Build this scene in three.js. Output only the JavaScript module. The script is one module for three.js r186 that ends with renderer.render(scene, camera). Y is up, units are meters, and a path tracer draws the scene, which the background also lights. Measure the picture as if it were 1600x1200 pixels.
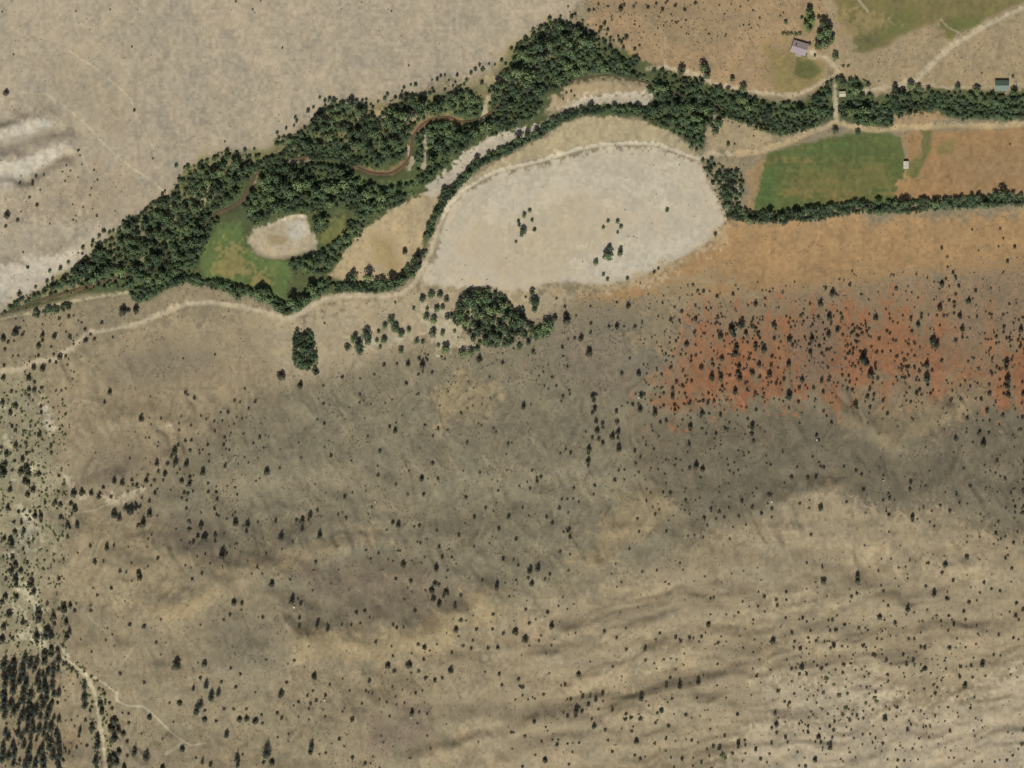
import * as THREE from 'three';
import { Sky } from 'three/addons/objects/Sky.js';
import { mergeGeometries } from 'three/addons/utils/BufferGeometryUtils.js';

// ---------------------------------------------------------------- camera, sky, sun, exposure
const scene = new THREE.Scene();
const S = 0.5;                                   // metres for one photo pixel (house about 12 m, track about 4 m)
const HEIGHT = 6000;                             // aerial survey camera, looking straight down, north is up
const camera = new THREE.PerspectiveCamera(2 * Math.atan(300 / HEIGHT) * 180 / Math.PI, 4 / 3, 500, 12000);
camera.up.set(0, 0, -1);
camera.position.set(0, HEIGHT, 0);
camera.lookAt(0, 0, 0);

const elevation = 52 * Math.PI / 180, azimuth = 8 * Math.PI / 180;      // sun in the south, a little west
const sunDir = new THREE.Vector3(-Math.sin(azimuth) * Math.cos(elevation), Math.sin(elevation), Math.cos(azimuth) * Math.cos(elevation));
const sky = new Sky();
sky.name = 'sky';
sky.scale.setScalar(20000);
sky.material.uniforms.turbidity.value = 8;
sky.material.uniforms.rayleigh.value = 0.7;
sky.material.uniforms.mieCoefficient.value = 0.005;
sky.material.uniforms.sunPosition.value.copy(sunDir);
sky.userData = { kind: 'structure', label: 'clear summer daytime sky above the valley', category: 'sky' };
scene.add(sky);
scene.environmentIntensity = 0.1;
const sun = new THREE.DirectionalLight(new THREE.Color(1, 0.93, 0.81), 4.0);
sun.position.copy(sunDir).multiplyScalar(1500);
sun.castShadow = true;
sun.shadow.mapSize.set(4096, 4096);
Object.assign(sun.shadow.camera, { left: -560, right: 560, top: 560, bottom: -560, near: 100, far: 3000 });
scene.add(sun, sun.target);

const renderer = new THREE.WebGLRenderer({ antialias: true });
renderer.toneMapping = THREE.LinearToneMapping;
renderer.toneMappingExposure = 1.0;
renderer.shadowMap.enabled = true;

// ---------------------------------------------------------------- small helpers
let seed = 20240611;
function rnd() { seed = (seed + 0x6D2B79F5) | 0; let t = Math.imul(seed ^ (seed >>> 15), 1 | seed); t = (t + Math.imul(t ^ (t >>> 7), 61 | t)) ^ t; return ((t ^ (t >>> 14)) >>> 0) / 4294967296; }
const rr = (a, b) => a + (b - a) * rnd();
const clamp = (v, a = 0, b = 1) => v < a ? a : v > b ? b : v;
const step = (a, b, v) => { const t = clamp((v - a) / (b - a)); return t * t * (3 - 2 * t); };
const LAT = new Float32Array(65536); for (let i = 0; i < 65536; i++) LAT[i] = rnd();
function vnoise(x, y) {
  const xi = Math.floor(x), yi = Math.floor(y); let fx = x - xi, fy = y - yi;
  fx = fx * fx * (3 - 2 * fx); fy = fy * fy * (3 - 2 * fy);
  const x0 = xi & 255, x1 = (xi + 1) & 255, y0 = (yi & 255) << 8, y1 = ((yi + 1) & 255) << 8;
  const a = LAT[y0 + x0], b = LAT[y0 + x1], c = LAT[y1 + x0], d = LAT[y1 + x1];
  return a + (b - a) * fx + (c - a + (a - b - c + d) * fx) * fy;
}
function fbm(x, y, n) { let s = 0, a = 0.5, t = 0; for (let i = 0; i < n; i++) { s += a * vnoise(x, y); t += a; a *= 0.55; x = x * 2.03 + 17.3; y = y * 2.03 + 9.1; } return s / t; }
function segDist2(px, py, p, k) {
  const ax = p[k], ay = p[k + 1], dx = p[k + 2] - ax, dy = p[k + 3] - ay;
  const t = clamp(((px - ax) * dx + (py - ay) * dy) / (dx * dx + dy * dy || 1e-9));
  const ex = px - ax - t * dx, ey = py - ay - t * dy; return ex * ex + ey * ey;
}
function lineDist(px, py, p) { let m = 1e18; for (let k = 0; k + 3 < p.length; k += 2) { const d = segDist2(px, py, p, k); if (d < m) m = d; } return Math.sqrt(m); }
function inside(px, py, p) { let c = false; for (let i = 0, j = p.length - 2; i < p.length; j = i, i += 2) if ((p[i + 1] > py) !== (p[j + 1] > py) && px < (p[j] - p[i]) * (py - p[i + 1]) / (p[j + 1] - p[i + 1]) + p[i]) c = !c; return c; }
function polyDist(px, py, p) { let m = 1e18; for (let i = 0, j = p.length - 2; i < p.length; j = i, i += 2) { const ax = p[j], ay = p[j + 1], dx = p[i] - ax, dy = p[i + 1] - ay; const t = clamp(((px - ax) * dx + (py - ay) * dy) / (dx * dx + dy * dy || 1e-9)); const ex = px - ax - t * dx, ey = py - ay - t * dy; const d = ex * ex + ey * ey; if (d < m) m = d; } m = Math.sqrt(m); return inside(px, py, p) ? m : -m; }
function bounds(p, pad) { let a = 1e9, b = 1e9, c = -1e9, d = -1e9; for (let i = 0; i < p.length; i += 2) { a = Math.min(a, p[i]); c = Math.max(c, p[i]); b = Math.min(b, p[i + 1]); d = Math.max(d, p[i + 1]); } return [a - pad, b - pad, c + pad, d + pad]; }
function interp(p, x) { if (x <= p[0]) return p[1]; for (let i = 0; i + 3 < p.length; i += 2) if (x <= p[i + 2]) return p[i + 1] + (p[i + 3] - p[i + 1]) * (x - p[i]) / (p[i + 2] - p[i]); return p[p.length - 1]; }
const taken = {};
function numbered(n) { const k = taken[n] = (taken[n] ?? -1) + 1; return k ? `${n}_${String(k).padStart(3, '0')}` : n; }
function tag(o, label, category, group, kind) { o.userData.label = label; o.userData.category = category; if (group) o.userData.group = group; if (kind) o.userData.kind = kind; return o; }
const X = px => (px - 800) * S, Z = py => (py - 600) * S;             // survey sheet to metres east and south

// ---------------------------------------------------------------- survey: tracks, creek, fields (sheet units, 0.5 m each)
const ROADS = [
  [2.9, [-125, 578, 0, 580, 30, 577, 55, 565, 85, 562, 110, 545, 125, 530, 135, 520, 170, 515, 210, 507, 250, 490, 290, 474, 330, 472, 375, 478, 410, 487, 440, 497, 455, 497, 475, 487, 495, 473, 520, 465, 550, 460, 600, 463, 625, 458, 645, 445, 660, 421, 672, 395, 680, 370, 688, 346, 702, 320, 722, 298, 748, 280, 775, 267, 800, 261, 850, 249, 900, 233, 940, 225, 990, 223, 1030, 225, 1060, 237, 1090, 247, 1110, 241, 1150, 240, 1190, 236, 1230, 222, 1270, 205, 1300, 193, 1307, 191]],
  [2.6, [1307, 191, 1306, 170, 1304, 148, 1303, 132]],
  [2.6, [1307, 191, 1330, 198, 1370, 203, 1420, 198, 1500, 195, 1560, 197, 1600, 192, 1725, 188]],
  [3.4, [1725, -45, 1600, 12, 1570, 25, 1530, 45, 1490, 70, 1460, 95, 1440, 115, 1430, 126, 1405, 132, 1370, 138, 1352, 142]],
  [2.0, [1266, 82, 1290, 90, 1303, 104, 1310, 116]],
  [1.8, [1010, 108, 1040, 104, 1060, 110, 1095, 118, 1110, 129, 1150, 138, 1190, 145, 1240, 150, 1265, 140, 1290, 125, 1308, 112]],
];
const TRAILS = [
  [1.7, 0.9, [35, 144, 70, 146, 100, 166, 130, 190, 160, 222, 190, 250, 215, 268, 240, 285, 262, 303]],
  [1.5, 0.8, [110, 80, 140, 100, 165, 120, 190, 140, 205, 155, 215, 185, 225, 205, 235, 220, 240, 244]],
  [1.4, 0.7, [120, 230, 135, 260, 150, 280]],
  [1.8, 0.7, [145, 1055, 165, 1067, 185, 1082, 183, 1093, 200, 1101, 225, 1102, 245, 1118, 265, 1140, 285, 1155, 300, 1163, 322, 1159]],
  [2.6, 0.6, [285, 1158, 274, 1168, 260, 1176]],
  [1.4, 0.35, [140, 962, 165, 985]], [1.6, 0.35, [212, 1008, 200, 1025, 182, 1050]],
  [2.2, 0.5, [65, 620, 68, 650, 76, 672, 84, 700]], [1.8, 0.55, [96, 735, 106, 752, 118, 765]],
  [1.8, 0.5, [110, 802, 150, 796, 175, 785, 205, 768, 228, 761]],
  [1.4, 0.35, [1038, 60, 1040, 85, 1036, 104]], [1.4, 0.3, [1000, 30, 1036, 50, 1042, 70]],
  [1.3, 0.4, [320, 25, 318, 80, 316, 120]], [1.4, 0.35, [690, 610, 682, 640, 690, 680]],
  [1.6, 0.4, [240, 672, 268, 664, 290, 652, 300, 632]], [1.3, 0.35, [105, 640, 118, 622, 150, 630, 165, 645]],
  [2.0, 0.55, [1337, -5, 1348, 8, 1355, 18]], [1.8, 0.45, [1470, 30, 1480, 42, 1500, 52]],
  [2.0, 0.5, [1440, 131, 1480, 137, 1530, 136, 1600, 130]],
];
const CREEK = [-125, 500, 0, 491, 60, 470, 110, 455, 150, 442, 190, 432, 215, 424, 250, 408, 290, 380, 320, 350, 340, 332, 360, 325, 380, 310, 392, 290, 402, 271, 420, 256, 445, 250, 480, 245, 520, 240, 545, 248, 560, 262, 590, 272, 612, 270, 630, 258, 640, 245, 645, 215, 655, 199, 672, 187, 700, 183, 720, 190, 745, 187, 775, 170, 800, 152, 850, 138, 900, 124, 960, 118, 1010, 130, 1060, 147, 1110, 162, 1150, 178, 1180, 190, 1220, 195, 1270, 190, 1300, 170, 1340, 165, 1380, 172, 1430, 165, 1470, 157, 1500, 165, 1540, 175, 1600, 176, 1725, 180];
const OPEN_CREEK = [[344, 331, 360, 325, 380, 310, 392, 290, 402, 271], [448, 250, 482, 246], [556, 260, 590, 272, 612, 270, 630, 258, 640, 245, 640, 220], [648, 208, 655, 199, 672, 187, 700, 183, 720, 190], [118, 452, 150, 444, 180, 436]];
const SHADED_CREEK = [1080, 152, 1110, 162, 1150, 178, 1180, 190, 1220, 195, 1270, 190, 1300, 172, 1340, 165, 1380, 172, 1430, 165, 1470, 157, 1500, 165, 1540, 175, 1600, 176];
const BARS = [[636, 226, 644, 250, 640, 262], [762, 152, 757, 178, 748, 192], [664, 214, 664, 245, 662, 262], [400, 272, 398, 284], [448, 252, 482, 250]];
const DITCH = [-125, 510, 0, 498, 50, 490, 75, 480, 115, 471, 150, 464, 208, 456];
const GULLY = [-5, 860, 20, 850, 40, 825, 60, 800, 45, 760]; 
const DRY_WASH = [96, 1026, 112, 1037, 126, 1045, 139, 1060, 148, 1080, 150, 1100, 155, 1120, 161, 1150, 165, 1200, 168, 1300];
const HAY_FIELD = [672, 446, 662, 432, 677, 396, 690, 350, 705, 326, 724, 304, 750, 285, 779, 271, 850, 254, 940, 230, 1030, 230, 1060, 242, 1092, 252, 1104, 275, 1117, 300, 1128, 325, 1132, 345, 1120, 366, 1095, 385, 1065, 402, 1030, 420, 990, 436, 950, 445, 900, 442, 850, 442, 830, 450, 800, 452, 760, 446, 700, 447];
const HAY_STRIP = [705, 305, 745, 270, 800, 243, 850, 215, 880, 192, 910, 182, 960, 182, 1000, 188, 1040, 203, 1070, 225, 1090, 244, 1060, 234, 1030, 222, 940, 221, 850, 245, 775, 263, 724, 294, 700, 318];
const GREEN_FIELD = [1168, 330, 1182, 262, 1200, 238, 1250, 224, 1300, 211, 1340, 206, 1390, 206, 1408, 215, 1416, 268, 1402, 300, 1406, 322, 1350, 321, 1300, 328, 1200, 333];
const EAST_FIELD = [1416, 205, 1500, 200, 1600, 198, 1725, 196, 1725, 312, 1600, 308, 1560, 298, 1500, 312, 1406, 320, 1402, 300, 1418, 268];
const MEADOW = [1298, -100, 1725, -100, 1725, -60, 1600, 5, 1560, 22, 1520, 42, 1490, 58, 1470, 56, 1455, 38, 1430, 46, 1405, 58, 1385, 74, 1345, 86, 1328, 78, 1332, 56, 1312, 34];
const SAND = [386, 372, 396, 356, 420, 349, 446, 340, 466, 334, 480, 338, 484, 360, 494, 378, 494, 392, 470, 398, 450, 402, 425, 404, 402, 396, 390, 384];
const WASH = [655, 300, 680, 276, 702, 262, 722, 246, 745, 230, 770, 216, 800, 203, 830, 192, 855, 187, 872, 174, 890, 162, 915, 152, 960, 146, 1008, 142, 1020, 150, 1016, 166, 980, 161, 940, 160, 912, 162, 898, 170, 876, 182, 850, 200, 820, 212, 790, 224, 764, 238, 740, 254, 720, 274, 704, 290, 690, 300, 672, 312];
const TAN_TRIANGLE = [514, 432, 537, 394, 566, 360, 606, 330, 640, 313, 664, 297, 690, 290, 688, 310, 672, 340, 660, 370, 662, 396, 645, 418, 622, 436, 600, 442, 570, 440, 540, 438];
const RED_SLOPE = [1025, 622, 1040, 590, 1080, 530, 1130, 505, 1240, 490, 1340, 498, 1440, 500, 1490, 520, 1560, 540, 1600, 520, 1725, 520, 1725, 625, 1590, 622, 1510, 600, 1420, 585, 1330, 612, 1260, 612, 1150, 622, 1070, 632];
const MOWN = [0.93, 0.84, 0.74, 0.62, 0.48];
const DARK_SLOPE = [1000, 640, 1060, 640, 1250, 626, 1330, 640, 1395, 690, 1500, 630, 1600, 625, 1725, 640, 1725, 855, 1600, 850, 1555, 836, 1510, 808, 1450, 798, 1375, 818, 1325, 793, 1300, 760, 1225, 772, 1205, 800, 1130, 838, 1080, 840, 1020, 770];
const GREY_SLOPE = [600, 562, 700, 560, 860, 500, 1000, 478, 1050, 560, 1030, 640, 1000, 760, 1080, 840, 1010, 905, 900, 900, 800, 930, 730, 938, 650, 975, 510, 985, 440, 930, 400, 870, 270, 860, 240, 780, 320, 690, 440, 612];

// ---------------------------------------------------------------- terrain heights on a 1.25 m grid
const GW = 800, GH = 600, CELL = 1.25, X0 = -500, Z0 = -375;
const hgt = new Float32Array((GW + 1) * (GH + 1)), flat = new Float32Array((GW + 1) * (GH + 1));
const FOOT = [-125, 700, 0, 680, 120, 600, 440, 595, 640, 545, 860, 500, 1130, 420, 1600, 390, 1725, 385];
const CREST = [-125, 980, 0, 960, 150, 900, 300, 930, 430, 960, 500, 1002, 640, 990, 745, 940, 900, 905, 1010, 895, 1080, 850, 1210, 805, 1300, 768, 1375, 822, 1450, 802, 1550, 838, 1725, 860];
const RIDGES = [
  [2.2, 14, [1060, 932, 1120, 929, 1172, 934]], [1.9, 12, [880, 987, 960, 977, 1040, 966, 1112, 955]], [2.6, 14, [790, 1137, 910, 1115, 1050, 1085, 1155, 1062]],
  [2.1, 12, [900, 1058, 965, 1039, 1042, 1024]], [2.3, 13, [1080, 1096, 1150, 1107, 1206, 1111]], [2.4, 13, [780, 1184, 915, 1157, 995, 1150]],
  [1.8, 12, [1200, 884, 1300, 895]], [2.0, 13, [1275, 915, 1400, 937, 1480, 945]], [2.0, 12, [1215, 1048, 1295, 1057]], [1.6, 11, [1250, 985, 1340, 1000]],
  [1.4, 10, [860, 1025, 930, 1010, 1000, 1004]], [1.6, 12, [1330, 1030, 1400, 1046, 1470, 1040]], [1.5, 12, [1080, 1020, 1180, 1026]], [1.2, 9, [1300, 1075, 1380, 1085]],
  [4.2, 26, [480, 1003, 560, 1003, 640, 992, 700, 962, 750, 938]], [1.4, 8, [640, 1187, 700, 1167, 760, 1153, 810, 1144]], [1.6, 12, [690, 1124, 780, 1121, 840, 1112]],
  [2.4, 16, [235, 948, 300, 940, 335, 918]], [2.6, 20, [385, 905, 430, 942, 470, 984]], [2.4, 18, [395, 882, 470, 867, 560, 842]], [1.4, 12, [1325, 652, 1370, 672, 1395, 692, 1430, 666, 1470, 641, 1525, 612]],
  [2.2, 10, [-20, 205, 40, 196, 74, 184]], [2.7, 13, [-20, 258, 50, 242, 104, 226]], [2.6, 11, [-20, 305, 60, 293, 105, 270]], [1.6, 14, [0, 420, 60, 400, 140, 372]],
  [3.0, 26, [820, 910, 900, 870, 1000, 800, 1030, 765]], [2.4, 18, [1210, 792, 1260, 772, 1310, 768]], [1.2, 16, [100, 660, 200, 650, 300, 660]], [1.3, 14, [110, 770, 170, 756, 250, 720]],
];
function buildHeights() {
  const W = GW + 1;
  for (let j = 0; j <= GH; j++) for (let i = 0; i <= GW; i++) {
    const px = (X0 + i * CELL) / S + 800, py = (Z0 + j * CELL) / S + 600;
    const f = interp(FOOT, px), c = interp(CREST, px);
    let h = 25 * step(f - 60, c, py) * step(20, 220, px) + 6 * step(0, 500, 330 - py - 0.12 * px);
    h -= 9 * step(c, c + 330, py);
    const right = step(760, 960, px + (py - 900) * 0.3) * step(850, 960, py);
    const u = px * 0.978 - py * 0.208, v = px * 0.208 + py * 0.978;
    const wu = u + (fbm(px / 60, py / 60, 2) - 0.5) * 50, wv = v + (fbm(px / 70 + 20, py / 70, 2) - 0.5) * 34;
    h += right * ((fbm(wu / 230 + 3, wv / 62 + 8, 4) - 0.5) * 15 - Math.abs(fbm(wu / 190 + 31, wv / 44 + 5, 3) - 0.5) * 6.5) + step(0.2, 0.9, (py - 560) / 300) * (1 - right) * (fbm(px / 170 + 1.7, py / 120 + 0.4, 4) - 0.5) * 18;
    const wet = step(470, 640, py) * (1 - right);
    h -= wet * Math.abs(fbm((px + (fbm(px / 50 + 8, py / 50, 2) - 0.5) * 40) / 26 + 60, py / 95 + 21, 3) - 0.5) * 7;     // rills running down the slope
    h += (fbm(px / 34 + 40, py / 34 + 11, 4) - 0.5) * 2.0 * step(420, 620, py) + (fbm(px / 12, py / 12, 3) - 0.5) * 0.4;
    hgt[j * W + i] = h;
  }
  const stroke = (A, w, pts, fn) => {
    const [a, b, c, d] = bounds(pts, w * 2.6);
    const i0 = Math.max(0, Math.floor(((a - 800) * S - X0) / CELL)), i1 = Math.min(GW, Math.ceil(((c - 800) * S - X0) / CELL));
    const j0 = Math.max(0, Math.floor(((b - 600) * S - Z0) / CELL)), j1 = Math.min(GH, Math.ceil(((d - 600) * S - Z0) / CELL));
    for (let j = j0; j <= j1; j++) for (let i = i0; i <= i1; i++) {
      const px = (X0 + i * CELL) / S + 800, py = (Z0 + j * CELL) / S + 600;
      hgt[j * W + i] += fn ? fn(px, py) : A * (fn === null ? 1.1 * (0.35 + 1.3 * vnoise(px / 40 + 9, py / 40)) * Math.exp(-((lineDist(px + (fbm(px / 46, py / 46, 3) - 0.5) * 46, py + (fbm(px / 46 + 7, py / 46, 3) - 0.5) * 30, pts) / w) ** 2)) : Math.exp(-((lineDist(px, py, pts) / w) ** 2)));
    }
  };
  for (const [A, w, p] of RIDGES) stroke(A * 1.1, w * 1.25, p, null);
  stroke(0, 10, SAND, (x, y) => { const d = polyDist(x, y, SAND); return -1.7 * step(-5, 5, d) + 0.35 * step(3, 30, d); });
  stroke(0, 2, WASH, (x, y) => -0.5 * step(-3, 6, polyDist(x, y, WASH)));
  stroke(-1.2, 5, DRY_WASH);
  for (const [w, p] of ROADS) stroke(-0.12, w * 1.2, p);
  stroke(-0.5, 3, DITCH);
  flat.set(hgt);
  stroke(-1.5, 5.5, CREEK);
}
function at(grid, x, z) {
  const fx = clamp((x - X0) / CELL, 0, GW - 0.001), fz = clamp((z - Z0) / CELL, 0, GH - 0.001), i = Math.floor(fx), j = Math.floor(fz), u = fx - i, v = fz - j, W = GW + 1, k = j * W + i;
  const a = grid[k], b = grid[k + 1], c = grid[k + W], d = grid[k + W + 1];
  return u + v <= 1 ? a + (b - a) * u + (c - a) * v : d + (c - d) * (1 - u) + (b - d) * (1 - v);
}
const groundY = (x, z) => at(hgt, x, z);
buildHeights();
console.log('heights done');
// ---------------------------------------------------------------- soil and grass colours: one sheet of 0.49 m texels over the whole site
const TW = 2048, TH = 1536, TEX = 1000 / TW;
const LIGHT = [1.155, 1.195, 1.38];                 // what full sun and sky return from a white sheet lying flat
const lin = v => { v /= 255; return v <= 0.04045 ? v / 12.92 : ((v + 0.055) / 1.055) ** 2.4; };
const soft = v => v < 130 ? v : 130 + (v - 130) * 0.84;
const albedo = c => [lin(soft(c[0])) / LIGHT[0], lin(soft(c[1])) / LIGHT[1], lin(soft(c[2])) / LIGHT[2]];
const asColor = c => new THREE.Color().setRGB(...albedo(c));
const sheet = new Float32Array(TW * TH * 3);
const nMid = new Float32Array(TW * TH), nFine = new Float32Array(TW * TH), nWide = new Float32Array(TW * TH), nFall = new Float32Array(TW * TH);
const brush = new Float32Array(TW * TH);          // how much low sagebrush grows on each texel
function soilNoise() {
  for (let j = 0; j < TH; j++) for (let i = 0; i < TW; i++) {
    const k = j * TW + i;
    nMid[k] = fbm(i / 21 + 5, j / 21 + 2, 3); nFine[k] = fbm(i / 5.2 + 71, j / 5.2 + 33, 3); nWide[k] = fbm(i / 95 + 11, j / 95 + 47, 3); nFall[k] = fbm((i + 14 * nMid[k]) / 9 + 3, j / 34 + 80, 3);
  }
}
const toI = px => ((px - 800) * S + 500) / TEX, toJ = py => ((py - 600) * S + 375) / TEX;
function lay(color, opacity, feather, patchy, pts, half = -1, sage, fall = 0) {
  const c = color && albedo(color), pad = (half > 0 ? half : 0) + feather + 6, bb = bounds(pts, pad);
  const i0 = Math.max(0, Math.floor(toI(bb[0]))), i1 = Math.min(TW - 1, Math.ceil(toI(bb[2]))), j0 = Math.max(0, Math.floor(toJ(bb[1]))), j1 = Math.min(TH - 1, Math.ceil(toJ(bb[3])));
  for (let j = j0; j <= j1; j++) for (let i = i0; i <= i1; i++) {
    const k = j * TW + i, px = (i * TEX - 500) / S + 800, py = (j * TEX - 375) / S + 600;
    const wx = px + (nMid[k] - 0.5) * Math.min(12, feather * 1.2), wy = py + (nFine[k] - 0.5) * Math.min(8, feather);
    const d = half > 0 ? half - lineDist(wx, wy, pts) : polyDist(wx, wy, pts);
    let m = 0.5 + d / feather;
    if (m <= -0.6) continue;
    m += patchy * ((nMid[k] - 0.5) * 1.6 + (nFine[k] - 0.5) * 1.5 + (nWide[k] - 0.5) * 0.8) + fall * (nFall[k] - 0.5) * 3;
    m = step(0.12, 0.88, m) * opacity;
    if (m <= 0) continue;
    if (c) for (let q = 0; q < 3; q++) sheet[k * 3 + q] += (c[q] - sheet[k * 3 + q]) * m;
    if (sage !== undefined) brush[k] += (sage - brush[k]) * m;
  }
}
soilNoise();
{
  const base = albedo([146, 131, 106]);
  for (let k = 0; k < TW * TH; k++) { sheet[k * 3] = base[0]; sheet[k * 3 + 1] = base[1]; sheet[k * 3 + 2] = base[2]; brush[k] = 0.35; }
}
// broad soils
lay([177, 162, 138], 1, 30, 0.5, [-125, -100, 1000, -100, 890, 25, 800, 95, 600, 160, 480, 190, 400, 240, 250, 310, 150, 392, 0, 492, -125, 520], -1, 0.012);
lay([168, 150, 124], 0.7, 50, 0.9, [-125, 270, 120, 250, 220, 290, 120, 380, -125, 400], -1, 0.15);
lay([166, 151, 126], 0.6, 40, 1, [70, 90, 160, 110, 200, 170, 190, 215, 130, 180, 80, 150]);
lay([167, 138, 105], 1, 26, 0.6, [880, -100, 1300, -100, 1310, 80, 1300, 152, 1100, 142, 1000, 116, 930, 52], -1, 0.3);
lay([165, 144, 112], 1, 20, 0.5, [1290, -100, 1725, -100, 1725, 165, 1290, 160], -1, 0.15);
lay([173, 156, 126], 1, 36, 0.6, [380, 480, 440, 495, 640, 455, 700, 444, 850, 448, 910, 452, 880, 480, 860, 500, 660, 530, 560, 592, 440, 604, 400, 610, 345, 590], -1, 0.05);
lay([158, 141, 113], 1, 40, 0.7, [60, 620, 140, 560, 200, 520, 400, 490, 440, 600, 350, 650, 310, 690, 250, 730, 120, 762, 80, 700], -1, 0.12);
lay([131, 120, 101], 0.85, 36, 0.9, [170, 560, 260, 540, 330, 545, 340, 570, 240, 600, 180, 590], -1, 0.5);
lay([133, 121, 102], 0.8, 36, 0.9, [118, 735, 160, 706, 215, 706, 215, 740, 160, 760, 118, 762], -1, 0.5);
lay([173, 136, 96], 1, 36, 0.55, [900, 462, 960, 448, 1130, 350, 1170, 345, 1600, 330, 1725, 330, 1725, 440, 1500, 430, 1400, 440, 1200, 462, 1000, 480], -1, 0.08);
lay([149, 125, 98], 1, 50, 0.8, [1000, 480, 1200, 462, 1400, 436, 1500, 424, 1725, 400, 1725, 640, 1330, 640, 1240, 626, 1030, 640, 1050, 560], -1, 0.45);
lay([137, 127, 105], 1, 60, 0.75, GREY_SLOPE, -1, 0.6);
lay([130, 119, 102], 0.7, 46, 1, [860, 500, 1010, 480, 1060, 470, 1100, 520, 1040, 590, 960, 620, 880, 600, 840, 540], -1, 0.9);
lay([119, 110, 91], 1, 60, 0.9, DARK_SLOPE, -1, 0.6);
lay([150, 114, 85], 0.85, 64, 1.0, RED_SLOPE, -1, 0.4, 0.4);
lay([154, 102, 70], 0.72, 62, 1.4, [1080, 610, 1110, 530, 1170, 515, 1250, 530, 1250, 600, 1160, 615], -1, 0.2, 1);
lay([154, 102, 70], 0.68, 62, 1.4, [1270, 600, 1290, 520, 1380, 505, 1460, 520, 1490, 570, 1400, 580, 1330, 606], -1, 0.2, 1);
lay([154, 99, 67], 0.72, 44, 1.2, [1560, 620, 1565, 550, 1600, 535, 1725, 535, 1725, 622], -1, 0.2, 0.8);
lay([129, 110, 92], 0.85, 34, 1.4, [1250, 520, 1275, 500, 1300, 540, 1290, 600, 1255, 600], -1, 0.7);
lay([174, 120, 78], 0.9, 10, 0.4, [1532, 466, 1555, 466, 1556, 510, 1552, 548, 1534, 545], -1, 0);
lay([138, 116, 94], 0.7, 34, 1, [1500, 480, 1530, 440, 1600, 440, 1600, 520, 1560, 530, 1500, 560], -1, 0.6);
lay([156, 139, 112], 1, 56, 0.6, [1000, 905, 1080, 850, 1210, 806, 1300, 768, 1330, 800, 1450, 804, 1550, 840, 1725, 862, 1725, 1300, 700, 1300, 650, 1180, 720, 1150, 750, 1050, 800, 965], -1, 0.12);
lay([178, 162, 135], 0.95, 60, 0.7, [1090, 1230, 1190, 1128, 1340, 1095, 1440, 1115, 1520, 1085, 1600, 1035, 1725, 1005, 1725, 1300, 1090, 1300], -1, 0.06);
lay([176, 161, 135], 0.7, 50, 0.9, [1190, 1060, 1360, 1050, 1400, 1100, 1280, 1140, 1190, 1130], -1, 0.1);
lay([148, 131, 102], 0.65, 24, 1.1, [1330, 655, 1370, 672, 1395, 692, 1430, 666, 1470, 641, 1525, 612], 13, 0.1);
lay([126, 117, 98], 0.85, 50, 0.8, [330, 960, 400, 955, 440, 985, 440, 1040, 380, 1060, 330, 1030], -1, 0.6);
lay([124, 111, 93], 0.75, 44, 0.8, [470, 880, 560, 870, 680, 890, 720, 935, 640, 975, 540, 970, 480, 930], -1, 0.7);
lay([128, 113, 98], 0.8, 44, 0.9, [590, 1120, 660, 1110, 680, 1140, 640, 1175, 590, 1160], -1, 0.6);
lay([159, 140, 107], 0.8, 30, 0.7, [480, 1010, 560, 1010, 640, 1002, 700, 975, 760, 945], 26, 0.06);
lay([161, 141, 106], 0.75, 20, 0.8, [245, 955, 300, 948, 330, 925], 11, 0.05);
lay([160, 143, 113], 0.8, 50, 0.7, [40, 880, 120, 820, 250, 850, 330, 880, 250, 900, 150, 930, 60, 950], -1, 0.08);
lay([160, 142, 112], 0.7, 24, 0.7, [400, 880, 470, 866, 560, 842, 600, 838], 14, 0.06);
lay([152, 142, 115], 0.8, 40, 0.7, [-125, 560, 60, 580, 90, 700, 110, 820, 60, 960, 90, 1030, -125, 1040], -1, 0.3);
lay([142, 127, 101], 0.8, 50, 0.7, [-125, 1030, 90, 1030, 130, 1080, 130, 1200, -125, 1300], -1, 0.3);
lay([160, 139, 110], 0.7, 20, 0.7, [115, 1060, 116, 1160], 6, 0.1);
lay([119, 107, 92], 0.7, 40, 0.8, [240, 810, 300, 790, 345, 830, 340, 870, 280, 860], -1, 0.7);
lay([150, 133, 105], 0.7, 30, 0.8, [1190, 470, 1140, 440, 1100, 450, 1060, 480, 1050, 540, 1000, 560, 985, 520, 1040, 450, 1120, 420], -1, 0.2);
lay([163, 145, 110], 0.7, 30, 0.8, [680, 620, 720, 590, 770, 600, 780, 640, 710, 660, 684, 680], -1, 0.1);
lay([158, 138, 105], 0.6, 30, 0.8, [990, 770, 1030, 764, 1050, 800, 980, 850, 920, 900, 900, 880, 950, 810], -1, 0.1);
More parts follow.
